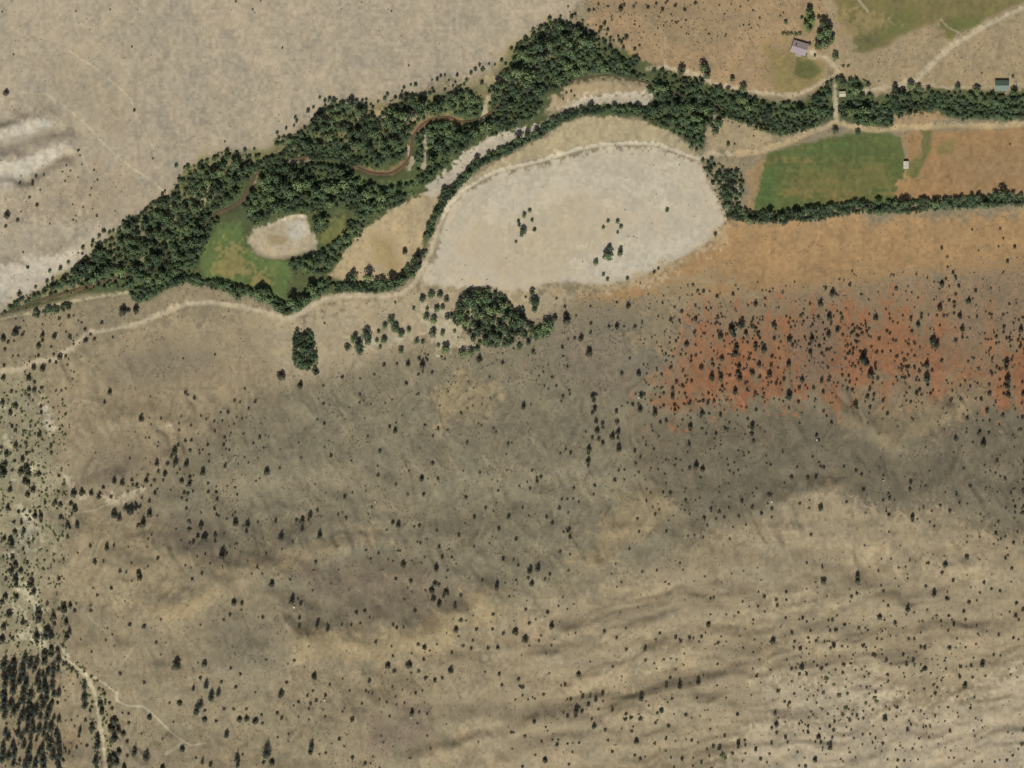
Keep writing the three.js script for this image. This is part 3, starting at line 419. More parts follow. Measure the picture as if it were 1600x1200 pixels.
// ---------------------------------------------------------------- survey of single trees and bushes: sixteen map squares of 400 x 300 sheet units,
// each row gives place within the square and half-width in quarter units; 100 more = pine, 200 more = light green bush
const SQUARES = [
  [0, 0, [40, 580, 18, 840, 690, 12, 825, 292, 10, 690, 60, 8, 475, 70, 8, 1475, 10, 10, 1580, 60, 9, 955, 990, 9, 85, 340, 8, 490, 940, 12, 205, 1150, 14, 1405, 885, 8, 15, 75, 8, 225, 1105, 12, 275, 1095, 10, 500, 970, 9]],
  [400, 0, [165, 300, 10, 845, 70, 8, 955, 410, 9, 660, 15, 6, 30, 5, 8, 925, 545, 14, 1205, 500, 10, 1100, 500, 9, 1110, 572, 14, 1180, 560, 13]],
  [800, 0, [1420, 790, 8, 1350, 900, 14, 1390, 900, 10, 1290, 770, 26, 1270, 820, 22, 1250, 785, 14, 1510, 850, 8, 625, 125, 9, 395, 90, 12, 480, 65, 14, 510, 60, 12, 680, 55, 16, 850, 45, 14, 940, 60, 14, 1020, 35, 14, 1080, 60, 14, 1145, 20, 14, 600, 40, 10, 760, 40, 12, 350, 40, 10, 700, 30, 12, 900, 25, 12, 960, 20, 11, 540, 25, 11, 440, 130, 10, 340, 580, 11, 370, 570, 10, 390, 600, 11, 320, 620, 10]],
  [1200, 0, [110, 138, 14, 265, 45, 16, 315, 105, 14, 420, 355, 20, 415, 325, 14, 470, 412, 212, 500, 412, 212, 75, 100, 10, 1335, 455, 9, 1530, 475, 11, 230, 342, 12, 292, 343, 11, 258, 272, 12, 210, 108, 12, 1512, 900, 9, 95, 80, 9]],
  [0, 300, [45, 145, 20, 110, 178, 14, 35, 215, 14, 230, 82, 14, 185, 35, 12, 175, 470, 13, 605, 150, 11, 720, 118, 7, 145, 377, 8, 490, 380, 9, 605, 320, 14, 120, 635, 16, 400, 545, 20, 325, 590, 20, 510, 440, 15, 20, 915, 18, 95, 880, 22, 120, 850, 14, 265, 895, 16, 340, 900, 16, 240, 960, 18, 265, 930, 14, 435, 905, 14, 530, 858, 13, 635, 815, 14, 510, 815, 10, 535, 925, 15, 590, 920, 14, 565, 890, 12, 705, 908, 11, 460, 950, 10, 770, 745, 28, 850, 735, 22, 805, 740, 14, 375, 1028, 17, 410, 1025, 13, 335, 1015, 12, 310, 1060, 12, 350, 1065, 13, 210, 1095, 17, 265, 1105, 18, 180, 1160, 18, 20, 1160, 16, 25, 1085, 12, 1343, 1017, 11, 1145, 1040, 9, 215, 1190, 14, 240, 1025, 12, 140, 890, 14, 50, 940, 14, 30, 985, 14, 370, 790, 14, 430, 780, 14, 320, 970, 12, 80, 1025, 10]],
  [400, 300, [930, 370, 18, 1015, 360, 14, 1010, 410, 24, 1040, 665, 20, 1095, 640, 22, 1150, 640, 20, 1190, 670, 18, 1065, 780, 20, 1110, 800, 20, 1130, 730, 18, 1165, 720, 16, 1070, 730, 14, 1195, 780, 16, 1105, 880, 22, 1165, 880, 16, 1240, 870, 12, 1185, 980, 24, 1140, 960, 14, 1290, 1010, 24, 1340, 1005, 22, 1385, 980, 16, 1395, 1045, 18, 1180, 1045, 11, 1005, 930, 16, 1040, 935, 14, 985, 725, 12, 870, 690, 11, 845, 800, 24, 805, 835, 18, 870, 850, 26, 905, 885, 22, 955, 860, 15, 765, 870, 13, 800, 925, 20, 755, 925, 14, 775, 970, 13, 905, 990, 17, 570, 970, 18, 610, 920, 20, 640, 960, 28, 690, 890, 30, 650, 990, 22, 700, 930, 22, 620, 900, 16, 430, 820, 9, 160, 1150, 26, 375, 1125, 18, 880, 1075, 12, 1040, 1085, 20, 950, 1075, 15, 1020, 1040, 14, 1070, 1050, 12, 800, 1080, 14, 740, 1140, 11, 540, 1155, 14, 650, 1165, 10, 280, 1190, 14, 1100, 1130, 12, 1015, 1140, 12, 940, 1195, 14, 1225, 555, 9, 1540, 1070, 14]],
  [800, 300, [110, 115, 14, 75, 145, 15, 40, 180, 12, 125, 175, 12, 45, 205, 12, 70, 240, 20, 140, 235, 14, 60, 265, 14, 25, 310, 11, 600, 180, 12, 660, 185, 14, 680, 215, 14, 570, 220, 12, 545, 220, 9, 660, 250, 11, 545, 270, 9, 608, 345, 16, 600, 395, 30, 675, 380, 18, 680, 350, 12, 523, 440, 16, 570, 515, 12, 595, 545, 13, 968, 112, 14, 1270, 262, 13, 720, 540, 12, 888, 500, 12, 915, 475, 11, 278, 665, 11, 125, 625, 18, 135, 680, 24, 150, 690, 22, 140, 730, 18, 85, 655, 10, 65, 725, 14, 30, 780, 30, 60, 810, 30, 655, 690, 10, 725, 710, 15, 490, 715, 11, 330, 720, 12, 265, 785, 18, 340, 800, 26, 335, 770, 18, 220, 840, 36, 175, 870, 28, 210, 880, 30, 130, 880, 20, 493, 820, 14, 400, 775, 11, 605, 840, 13, 655, 840, 15, 768, 842, 13, 700, 840, 10, 430, 915, 18, 390, 915, 12, 480, 1000, 24, 45, 965, 18, 100, 940, 15, 490, 880, 13, 130, 1000, 14, 315, 970, 14, 735, 1040, 11, 1005, 1030, 11, 1090, 950, 16, 1145, 955, 10, 1180, 905, 9, 1145, 795, 13, 990, 800, 14, 940, 695, 10, 1015, 720, 11, 1060, 750, 14, 1145, 710, 11, 1280, 655, 12, 1380, 638, 14, 1130, 580, 12, 1160, 620, 12, 1195, 620, 13, 1580, 665, 11, 1520, 700, 15, 1580, 710, 10, 1400, 745, 9, 1500, 845, 14, 1430, 830, 24, 1370, 860, 22, 1385, 890, 16, 1460, 880, 16, 1300, 900, 18, 1285, 870, 12, 1400, 970, 18, 1395, 1010, 18, 1310, 1040, 15, 1480, 1040, 14, 1570, 985, 20, 1490, 1010, 11, 1255, 1080, 14, 1180, 1095, 16, 1415, 1090, 16, 1410, 1130, 18, 1420, 1165, 18, 1445, 1110, 12, 1540, 1080, 16, 1500, 1130, 16, 1545, 1155, 14, 1245, 1155, 18, 1300, 1160, 18, 1120, 1180, 14, 685, 1135, 14, 790, 1135, 16, 250, 1160, 12, 195, 1125, 10, 345, 1090, 11, 1025, 1190, 14]],
  [1200, 300, [1275, 235, 10, 1450, 230, 11, 1470, 290, 9, 1440, 340, 11, 1540, 342, 13, 1315, 365, 9, 1495, 435, 14, 1470, 500, 9, 1085, 350, 13, 1120, 405, 11, 1120, 470, 10, 1155, 505, 13, 1170, 530, 12, 1085, 575, 18, 1110, 545, 12, 1130, 590, 11, 1190, 590, 13, 1170, 640, 13, 1130, 680, 12, 1160, 690, 12, 1160, 720, 12, 1250, 680, 16, 1295, 620, 13, 1390, 600, 10, 925, 515, 11, 798, 603, 14, 895, 630, 10, 860, 620, 9, 785, 520, 9, 525, 495, 10, 475, 550, 8, 510, 580, 14, 360, 600, 12, 400, 635, 18, 425, 640, 11, 325, 700, 18, 260, 695, 11, 430, 745, 9, 460, 790, 14, 380, 780, 18, 430, 860, 16, 375, 890, 16, 670, 785, 16, 735, 735, 10, 740, 870, 12, 690, 920, 13, 795, 930, 12, 890, 790, 14, 935, 830, 16, 1000, 770, 11, 1070, 725, 18, 1095, 775, 13, 1160, 760, 12, 1195, 775, 16, 1210, 855, 16, 1010, 855, 9, 1170, 925, 14, 1210, 910, 12, 1240, 910, 10, 1025, 935, 24, 1045, 955, 20, 945, 970, 10, 1350, 885, 10, 1470, 845, 14, 1465, 770, 12, 1530, 820, 11, 1575, 860, 16, 1505, 700, 11, 1510, 965, 10, 1280, 1040, 12, 1310, 1105, 12, 1485, 1065, 18, 1480, 1095, 16, 1490, 1170, 22, 1225, 1180, 11, 985, 1080, 18, 1080, 1055, 14, 1020, 1115, 14, 985, 1165, 22, 940, 1120, 14, 910, 1095, 12, 835, 1095, 12, 850, 1160, 14, 830, 1160, 10, 845, 1045, 12, 590, 1045, 28, 610, 1070, 18, 635, 1140, 22, 575, 1110, 11, 675, 1000, 14, 710, 1000, 12, 680, 1165, 14, 505, 1005, 14, 525, 1075, 11, 500, 1150, 12, 550, 900, 12, 550, 940, 12, 315, 965, 14, 270, 920, 16, 380, 985, 11, 260, 1000, 16, 130, 920, 18, 150, 960, 14, 35, 915, 14, 35, 830, 18, 65, 722, 9, 125, 1075, 16, 60, 1100, 11, 20, 1030, 14, 210, 1175, 16, 5, 1140, 18, 95, 1170, 14, 370, 1100, 11, 400, 1050, 10, 330, 1180, 14, 15, 1085, 14]],
  [0, 600, [15, 115, 16, 95, 135, 17, 65, 180, 15, 180, 30, 15, 215, 35, 15, 260, 25, 14, 135, 72, 9, 180, 72, 12, 70, 45, 14, 255, 140, 14, 258, 180, 14, 75, 265, 14, 95, 290, 14, 190, 265, 11, 145, 300, 11, 245, 315, 16, 320, 385, 14, 322, 432, 12, 160, 370, 14, 95, 385, 16, 10, 395, 14, 40, 435, 16, 90, 480, 14, 140, 470, 16, 165, 435, 14, 30, 500, 18, 20, 560, 26, 5, 530, 22, 75, 540, 14, 130, 545, 22, 165, 530, 24, 175, 560, 22, 155, 605, 22, 175, 615, 18, 243, 560, 17, 315, 552, 9, 370, 572, 14, 60, 660, 15, 205, 660, 18, 170, 690, 18, 45, 775, 15, 15, 720, 10, 115, 800, 13, 150, 785, 12, 185, 800, 12, 215, 825, 16, 255, 825, 17, 255, 855, 14, 130, 870, 14, 85, 865, 14, 90, 925, 16, 145, 920, 15, 60, 980, 20, 70, 1005, 18, 20, 968, 15, 175, 995, 12, 75, 1085, 16, 95, 1130, 22, 130, 1165, 16, 70, 1165, 20, 170, 1120, 12, 200, 1190, 13, 380, 750, 15, 445, 745, 15, 470, 780, 20, 450, 815, 12, 380, 830, 16, 345, 740, 16, 280, 740, 14, 485, 880, 17, 425, 880, 18, 440, 900, 12, 425, 955, 14, 465, 685, 24, 515, 675, 20, 575, 678, 15, 620, 700, 16, 630, 680, 14, 650, 645, 14, 700, 702, 14, 720, 605, 15, 770, 615, 16, 830, 600, 14, 860, 632, 14, 835, 630, 12, 685, 50, 16, 655, 115, 12, 885, 215, 18, 935, 335, 11, 1195, 260, 11, 815, 465, 10, 600, 430, 8, 940, 78, 7, 1160, 55, 13, 1175, 68, 10, 1215, 90, 13, 1530, 30, 10, 1555, 155, 12, 1500, 115, 10, 1465, 105, 12, 1425, 180, 13, 1380, 180, 11, 1340, 235, 9, 1390, 230, 10, 1345, 295, 9, 1525, 312, 9, 1465, 250, 9, 1480, 210, 9, 1405, 335, 12, 1400, 380, 12, 1585, 370, 10, 1595, 110, 14, 1300, 380, 12, 1190, 415, 13, 1250, 435, 9, 1270, 410, 9, 1095, 420, 18, 1115, 385, 13, 1160, 355, 12, 1200, 350, 11, 1075, 455, 13, 1100, 490, 16, 1050, 500, 14, 1168, 500, 17, 985, 495, 15, 995, 545, 13, 930, 570, 13, 1035, 560, 15, 970, 605, 13, 950, 635, 11, 920, 600, 15, 975, 680, 14, 1025, 600, 11, 1140, 605, 15, 1190, 580, 13, 1190, 620, 16, 1270, 550, 18, 1210, 670, 11, 1155, 680, 13, 1180, 685, 12, 1305, 620, 12, 1355, 675, 13, 1305, 675, 12, 1360, 720, 12, 1355, 640, 9, 1410, 515, 14, 1310, 440, 9, 1310, 485, 10, 1170, 775, 14, 1185, 855, 13, 1185, 910, 13, 1260, 880, 17, 1285, 960, 22, 1350, 945, 14, 1350, 980, 12, 1240, 950, 14, 1215, 985, 14, 1345, 780, 12, 1358, 815, 12, 1420, 840, 10, 1475, 865, 18, 1550, 880, 16, 1545, 920, 14, 1485, 690, 11, 1395, 1070, 22, 1290, 1060, 11, 1240, 1075, 9, 1270, 1180, 12, 995, 1085, 14, 955, 940, 9, 880, 1175, 17, 800, 1170, 11, 760, 1165, 14, 675, 1020, 16, 720, 1010, 11, 570, 1010, 12, 600, 1105, 15, 655, 1105, 11, 810, 1015, 7, 400, 1095, 10, 490, 1055, 8, 720, 815, 20, 750, 835, 18, 820, 790, 26, 850, 770, 18, 790, 770, 16, 880, 765, 14, 940, 810, 20, 900, 870, 20, 870, 880, 14, 940, 730, 14, 1165, 1130, 8]],
  [400, 600, [275, 10, 16, 420, 10, 11, 422, 123, 12, 427, 248, 12, 850, 97, 10, 650, 65, 11, 1015, 62, 11, 68, 545, 20, 150, 525, 10, 25, 335, 13, 50, 398, 9, 470, 448, 14, 775, 422, 13, 700, 325, 10, 835, 268, 13, 870, 290, 16, 1105, 495, 14, 1138, 280, 13, 1055, 258, 11, 1198, 287, 9, 1320, 362, 11, 1575, 375, 13, 1500, 300, 10, 1390, 245, 8, 1285, 182, 10, 1400, 552, 11, 1035, 588, 16, 1075, 590, 9, 1138, 590, 12, 1048, 690, 14, 875, 628, 10, 765, 570, 14, 950, 690, 11, 555, 707, 14, 605, 678, 10, 1312, 708, 12, 1515, 665, 11, 1510, 605, 8, 1435, 775, 12, 1485, 792, 9, 1365, 832, 13, 1578, 830, 14, 1518, 905, 13, 1268, 943, 13, 1130, 915, 11, 290, 850, 17, 255, 852, 12, 340, 820, 16, 385, 792, 12, 330, 850, 12, 290, 910, 13, 400, 943, 17, 160, 957, 16, 125, 855, 13, 565, 842, 13, 515, 817, 11, 725, 770, 11, 855, 865, 14, 890, 878, 16, 990, 888, 11, 1022, 885, 14, 1028, 992, 11, 1145, 1015, 14, 1165, 1080, 13, 1225, 1080, 11, 1055, 1078, 10, 1035, 1115, 9, 690, 1035, 11, 768, 1055, 12, 920, 1125, 16, 1128, 1150, 17, 378, 1110, 14, 365, 1160, 10, 235, 985, 9, 15, 1140, 11, 1545, 1090, 13, 1200, 1160, 10, 1070, 965, 8]],
  [800, 600, [70, 140, 15, 318, 80, 13, 505, 75, 16, 510, 105, 14, 515, 155, 15, 525, 65, 12, 500, 180, 14, 525, 235, 15, 565, 245, 14, 565, 275, 12, 530, 290, 16, 500, 335, 13, 540, 345, 14, 565, 370, 14, 625, 330, 16, 660, 300, 16, 660, 335, 14, 665, 403, 17, 655, 240, 15, 652, 172, 15, 685, 138, 9, 720, 118, 10, 752, 130, 12, 480, 405, 16, 475, 430, 14, 475, 480, 16, 475, 505, 14, 460, 298, 9, 300, 432, 11, 365, 432, 13, 335, 405, 10, 125, 540, 11, 155, 605, 14, 155, 580, 11, 45, 635, 11, 112, 652, 11, 95, 610, 9, 180, 580, 14, 515, 630, 14, 508, 690, 10, 295, 775, 14, 310, 718, 10, 345, 718, 10, 380, 715, 11, 385, 650, 12, 415, 735, 10, 350, 800, 10, 65, 772, 10, 103, 820, 9, 250, 870, 13, 215, 830, 12, 350, 912, 15, 320, 920, 10, 360, 955, 12, 25, 965, 14, 300, 1045, 12, 360, 1060, 11, 38, 1130, 12, 10, 1095, 10, 110, 1160, 18, 160, 1150, 16, 235, 1185, 12, 805, 70, 16, 770, 65, 10, 825, 65, 12, 800, 160, 18, 790, 130, 12, 890, 180, 17, 885, 150, 12, 960, 230, 13, 925, 240, 13, 1000, 75, 16, 1015, 130, 14, 1015, 160, 14, 945, 60, 12, 945, 135, 12, 1110, 265, 16, 1108, 285, 12, 1105, 120, 15, 1185, 180, 16, 1190, 105, 14, 1220, 120, 14, 1225, 60, 12, 1260, 105, 13, 1300, 195, 14, 1390, 45, 17, 1310, 15, 14, 1270, 310, 13, 1210, 310, 11, 1180, 280, 11, 1355, 240, 11, 1328, 280, 12, 1260, 340, 9, 1105, 378, 13, 1230, 185, 10, 1460, 150, 11, 1520, 165, 13, 1468, 220, 13, 1495, 265, 17, 1493, 310, 15, 1505, 355, 13, 1515, 60, 14, 1570, 65, 12, 1465, 40, 13, 1300, 378, 9, 1410, 415, 10, 1340, 470, 9, 1345, 505, 9, 1355, 540, 11, 1380, 555, 9, 1385, 490, 9, 1145, 510, 20, 1185, 530, 16, 1105, 525, 13, 1050, 475, 9, 1060, 540, 10, 1020, 470, 10, 835, 380, 9, 800, 455, 11, 770, 500, 13, 765, 420, 13, 700, 535, 10, 665, 540, 11, 640, 600, 14, 790, 550, 11, 700, 595, 9, 765, 570, 8, 940, 675, 11, 985, 680, 13, 1080, 725, 13, 890, 815, 12, 790, 920, 11, 730, 1028, 11, 780, 840, 12, 975, 850, 9, 960, 920, 11, 1005, 820, 8, 1105, 810, 10, 1195, 835, 14, 1215, 880, 11, 1290, 795, 14, 1240, 775, 11, 1320, 830, 12, 1350, 770, 10, 1410, 825, 12, 1375, 890, 9, 1355, 965, 11, 1430, 730, 14, 1495, 770, 14, 1550, 805, 14, 1455, 875, 10, 1045, 1115, 11, 645, 1120, 10, 810, 1170, 11, 960, 620, 9, 1095, 945, 10, 1135, 940, 9, 1190, 955, 10, 1595, 690, 12, 1270, 840, 10]],
  [1200, 600, [125, 75, 22, 90, 108, 11, 185, 115, 13, 190, 25, 14, 280, 25, 14, 340, 50, 14, 290, 95, 11, 285, 145, 9, 340, 170, 12, 360, 200, 11, 390, 240, 14, 490, 35, 13, 520, 40, 13, 540, 125, 16, 545, 145, 12, 615, 80, 15, 655, 70, 13, 630, 35, 13, 630, 145, 13, 740, 185, 12, 920, 58, 14, 990, 5, 14, 845, 75, 9, 125, 150, 11, 205, 180, 9, 190, 245, 11, 295, 320, 13, 310, 350, 10, 85, 423, 10, 270, 452, 11, 310, 490, 10, 340, 518, 14, 320, 515, 10, 465, 515, 11, 540, 540, 14, 575, 565, 12, 710, 570, 10, 585, 660, 14, 880, 610, 14, 875, 655, 14, 748, 712, 13, 708, 722, 11, 745, 815, 13, 890, 825, 16, 890, 850, 12, 600, 800, 11, 745, 920, 9, 480, 735, 12, 320, 770, 16, 250, 770, 10, 190, 745, 12, 250, 720, 9, 260, 938, 14, 15, 775, 13, 10, 690, 10, 15, 830, 11, 10, 505, 11, 175, 515, 10, 140, 580, 14, 240, 585, 13, 290, 580, 13, 95, 620, 9, 1165, 342, 15, 1250, 638, 14, 1165, 690, 12, 1183, 740, 10, 1122, 788, 14, 1065, 755, 12, 960, 760, 9, 1010, 790, 11, 1315, 810, 10, 1290, 92, 11, 1325, 95, 14, 1375, 60, 15, 1490, 10, 18, 1493, 65, 18, 1585, 60, 16, 1415, 105, 10, 1360, 168, 15, 1460, 195, 14, 1235, 215, 14, 1300, 185, 9, 1105, 180, 8, 1310, 305, 15, 1370, 308, 12, 1335, 370, 18, 1270, 365, 11, 1230, 300, 9, 1435, 255, 11, 1375, 230, 11, 1520, 320, 9, 1570, 285, 13, 1580, 210, 14, 1420, 480, 13, 1410, 555, 11, 1440, 575, 10, 1470, 590, 12, 1580, 595, 10, 1590, 485, 14, 1505, 680, 11, 1518, 728, 11, 1530, 765, 12, 1530, 800, 11, 1525, 835, 11, 1575, 660, 11, 1590, 760, 16, 1580, 800, 14, 1425, 855, 11, 1410, 930, 13, 1470, 950, 10, 1545, 920, 11, 1520, 990, 13, 1440, 965, 10, 1395, 995, 9, 1480, 1020, 9, 1470, 1085, 12, 1510, 1150, 13, 1230, 1080, 15, 990, 1115, 13, 1095, 1120, 17, 1075, 1175, 14, 850, 1138, 9, 680, 1165, 10, 595, 1005, 10, 815, 1005, 8, 700, 1088, 9, 235, 1115, 11, 550, 1195, 16, 330, 1130, 9, 1020, 1060, 8, 1230, 985, 9, 1590, 560, 12]],
  [0, 900, [35, 20, 14, 95, 20, 20, 100, 50, 18, 190, 50, 24, 210, 100, 18, 30, 130, 20, 10, 160, 18, 100, 130, 18, 55, 240, 20, 20, 320, 20, 140, 290, 16, 240, 230, 24, 240, 270, 22, 335, 250, 18, 300, 345, 26, 285, 375, 24, 320, 370, 22, 225, 375, 24, 340, 300, 14, 415, 290, 17, 435, 345, 16, 420, 380, 18, 395, 430, 14, 400, 205, 24, 440, 180, 16, 370, 205, 14, 470, 215, 14, 295, 175, 14, 320, 455, 20, 280, 485, 22, 360, 460, 18, 320, 490, 18, 230, 410, 15, 10, 400, 22, 75, 390, 14, 115, 420, 11, 185, 515, 13, 85, 520, 14, 370, 15, 15, 615, 115, 13, 590, 70, 10, 575, 210, 14, 575, 180, 10, 480, 170, 11, 790, 150, 9, 705, 70, 14, 820, 295, 15, 910, 310, 15, 885, 5, 18, 1210, 15, 12, 835, 25, 8, 1015, 265, 11, 1260, 300, 9, 1470, 160, 18, 1520, 165, 14, 1515, 205, 9, 1445, 238, 12, 1405, 268, 12, 985, 410, 13, 1045, 410, 9, 580, 468, 11, 725, 430, 8, 670, 395, 9, 710, 360, 9, 680, 320, 10, 510, 393, 8, 1015, 485, 10, 700, 545, 7, 760, 605, 13, 415, 545, 14, 455, 570, 11, 535, 575, 11, 20, 555, 126, 80, 540, 122, 75, 620, 126, 215, 570, 118, 330, 570, 120, 265, 610, 116, 30, 670, 124, 160, 670, 122, 80, 710, 124, 145, 720, 126, 190, 740, 126, 325, 680, 120, 335, 730, 116, 65, 800, 124, 25, 870, 120, 290, 760, 118, 305, 830, 122, 220, 840, 126, 105, 820, 118, 135, 880, 122, 365, 890, 116, 335, 880, 114, 165, 960, 122, 270, 985, 116, 225, 1015, 114, 15, 1060, 118, 75, 1060, 120, 145, 1055, 118, 15, 1105, 120, 310, 1060, 126, 185, 1070, 116, 240, 1100, 118, 265, 1150, 124, 185, 1150, 118, 220, 1150, 116, 80, 1170, 116, 40, 925, 10, 120, 1155, 14, 530, 680, 118, 530, 750, 122, 530, 800, 120, 565, 840, 14, 500, 960, 114, 495, 990, 112, 535, 900, 14, 575, 940, 120, 630, 790, 18, 640, 840, 20, 610, 1000, 18, 610, 1050, 120, 600, 1150, 124, 660, 730, 14, 690, 790, 14, 705, 825, 14, 715, 900, 28, 700, 950, 26, 745, 960, 20, 775, 980, 18, 720, 1010, 24, 745, 1090, 22, 715, 1120, 22, 690, 1150, 22, 730, 1160, 20, 800, 1030, 14, 810, 915, 14, 810, 855, 12, 770, 850, 10, 800, 1120, 12, 780, 1190, 18, 940, 875, 17, 890, 980, 10, 845, 1090, 120, 920, 1120, 122, 1020, 1015, 9, 480, 1070, 13, 545, 1060, 12, 1145, 1075, 17, 1230, 1130, 11, 1270, 1150, 113, 1320, 1170, 15, 1020, 1195, 18, 1090, 905, 9, 395, 1150, 14, 360, 790, 14, 1110, 550, 28, 1285, 540, 18, 1245, 535, 9, 1450, 568, 12, 1510, 605, 13, 1260, 630, 14, 1295, 670, 118, 1215, 690, 113, 1390, 655, 14, 1370, 720, 117, 1325, 745, 122, 1260, 790, 118, 1235, 830, 122, 1285, 835, 12, 1480, 685, 14, 1130, 785, 18, 1065, 787, 11, 910, 660, 13, 1285, 890, 18, 1355, 900, 13, 1405, 825, 13, 1465, 825, 13, 1545, 825, 13, 1500, 885, 19, 1545, 885, 17, 1595, 900, 16, 1420, 980, 117, 1485, 1130, 118, 1490, 1165, 116, 1520, 1110, 11]],
  [400, 900, [105, 40, 19, 230, 150, 18, 285, 170, 14, 50, 250, 13, 277, 255, 14, 277, 312, 13, 387, 305, 15, 452, 325, 15, 875, 15, 12, 968, 28, 15, 1120, 40, 16, 1145, 45, 14, 1100, 85, 18, 1110, 135, 17, 1190, 95, 20, 1145, 170, 16, 1060, 85, 11, 1175, 120, 14, 1280, 120, 13, 1245, 183, 13, 1505, 60, 16, 1415, 22, 9, 630, 222, 14, 683, 218, 12, 995, 215, 14, 600, 300, 10, 655, 290, 11, 860, 300, 12, 882, 318, 12, 925, 315, 9, 540, 300, 10, 752, 407, 12, 850, 433, 10, 1017, 420, 14, 1055, 435, 16, 1132, 418, 11, 858, 495, 12, 975, 475, 10, 1050, 515, 13, 825, 553, 18, 958, 548, 22, 865, 590, 14, 1020, 588, 14, 1218, 580, 19, 1165, 632, 13, 1120, 645, 15, 1060, 632, 14, 1225, 472, 12, 1295, 430, 13, 1345, 445, 14, 1355, 398, 11, 1250, 325, 18, 1268, 370, 11, 1282, 268, 15, 1315, 270, 9, 1378, 325, 14, 1478, 325, 13, 1483, 230, 14, 1545, 350, 14, 1450, 445, 12, 1510, 440, 14, 1520, 605, 14, 1537, 675, 12, 1358, 240, 8, 245, 520, 12, 72, 515, 10, 338, 430, 9, 205, 540, 8, 198, 655, 14, 368, 622, 18, 160, 732, 20, 272, 780, 13, 360, 710, 12, 325, 740, 12, 380, 770, 14, 345, 790, 12, 437, 738, 14, 465, 672, 11, 588, 710, 11, 690, 712, 11, 712, 650, 14, 545, 635, 8, 665, 790, 11, 775, 765, 9, 820, 782, 10, 875, 745, 9, 930, 785, 10, 1000, 725, 11, 975, 845, 16, 1022, 845, 10, 1070, 855, 11, 838, 868, 11, 605, 890, 15, 543, 840, 11, 437, 872, 11, 335, 890, 10, 335, 825, 10, 137, 848, 14, 165, 880, 13, 40, 860, 12, 5, 895, 18, 45, 915, 12, 208, 982, 11, 140, 1000, 11, 205, 1025, 9, 70, 1095, 128, 105, 1160, 18, 50, 1160, 14, 350, 1050, 120, 345, 1090, 18, 440, 1098, 13, 400, 1105, 10, 525, 1010, 14, 555, 1055, 11, 605, 1125, 14, 685, 1163, 14, 735, 1120, 9, 720, 1162, 9, 785, 990, 8, 1072, 992, 11, 1390, 1028, 11, 1595, 970, 12, 855, 685, 9]],
  [800, 900, [123, 40, 16, 100, 10, 13, 205, 15, 12, 25, 20, 10, 85, 203, 12, 222, 220, 14, 107, 288, 14, 148, 265, 9, 245, 305, 16, 20, 340, 20, 82, 390, 19, 107, 430, 9, 168, 400, 10, 245, 427, 9, 385, 170, 8, 575, 340, 13, 650, 380, 12, 708, 322, 9, 977, 45, 11, 1235, 232, 11, 1222, 295, 17, 1235, 135, 9, 1335, 235, 11, 1410, 222, 12, 1435, 155, 10, 1385, 245, 8, 1478, 185, 8, 1532, 185, 10, 1572, 125, 14, 1535, 95, 10, 1503, 268, 10, 920, 350, 14, 1018, 380, 13, 1050, 403, 12, 1105, 382, 13, 1130, 382, 9, 1180, 375, 12, 1165, 405, 9, 1205, 350, 8, 1283, 415, 12, 828, 450, 14, 710, 455, 13, 830, 520, 13, 885, 540, 11, 947, 515, 10, 990, 508, 11, 1025, 515, 10, 1070, 550, 9, 1280, 545, 11, 627, 560, 11, 415, 607, 16, 330, 677, 13, 232, 602, 9, 40, 640, 14, 65, 685, 15, 45, 680, 10, 65, 740, 11, 100, 765, 9, 20, 765, 10, 128, 750, 9, 195, 735, 12, 365, 765, 12, 345, 765, 9, 440, 750, 13, 487, 745, 11, 520, 767, 15, 563, 727, 14, 475, 798, 14, 400, 835, 18, 435, 840, 14, 345, 870, 12, 395, 870, 13, 320, 850, 9, 623, 832, 12, 567, 775, 9, 705, 885, 15, 710, 855, 13, 742, 875, 15, 800, 885, 15, 790, 855, 11, 805, 755, 16, 835, 775, 8, 960, 682, 13, 985, 632, 12, 1045, 685, 15, 1045, 640, 8, 1160, 660, 16, 1500, 572, 8, 1523, 617, 14, 995, 760, 12, 930, 830, 16, 905, 850, 12, 1083, 862, 15, 1405, 858, 14, 893, 910, 14, 973, 932, 13, 755, 935, 9, 745, 965, 12, 510, 930, 16, 580, 957, 13, 210, 935, 11, 138, 905, 14, 80, 993, 13, 10, 970, 11, 280, 1045, 15, 345, 1040, 10, 417, 1035, 11, 183, 1028, 11, 145, 1110, 11, 205, 1140, 18, 355, 1170, 12, 65, 1185, 13, 597, 1020, 11, 625, 1090, 12, 775, 1025, 16, 890, 1040, 14, 958, 1012, 11, 800, 1140, 13, 765, 1115, 12, 830, 1125, 9, 990, 1130, 9, 1060, 1140, 13, 1120, 1022, 12, 1085, 1015, 9, 1160, 1035, 9, 1180, 1160, 12, 1127, 1183, 10, 1240, 1195, 10, 1215, 1078, 9, 1255, 1060, 13, 1293, 1068, 15, 1325, 995, 12, 1412, 1040, 16, 1410, 1065, 12, 1452, 1022, 12, 1520, 1078, 14, 1375, 1105, 13, 1455, 1103, 11, 1310, 1115, 218, 1330, 1130, 214, 1550, 1140, 13, 1590, 1160, 10, 1230, 1120, 11, 1010, 1190, 10, 1550, 660, 8]],
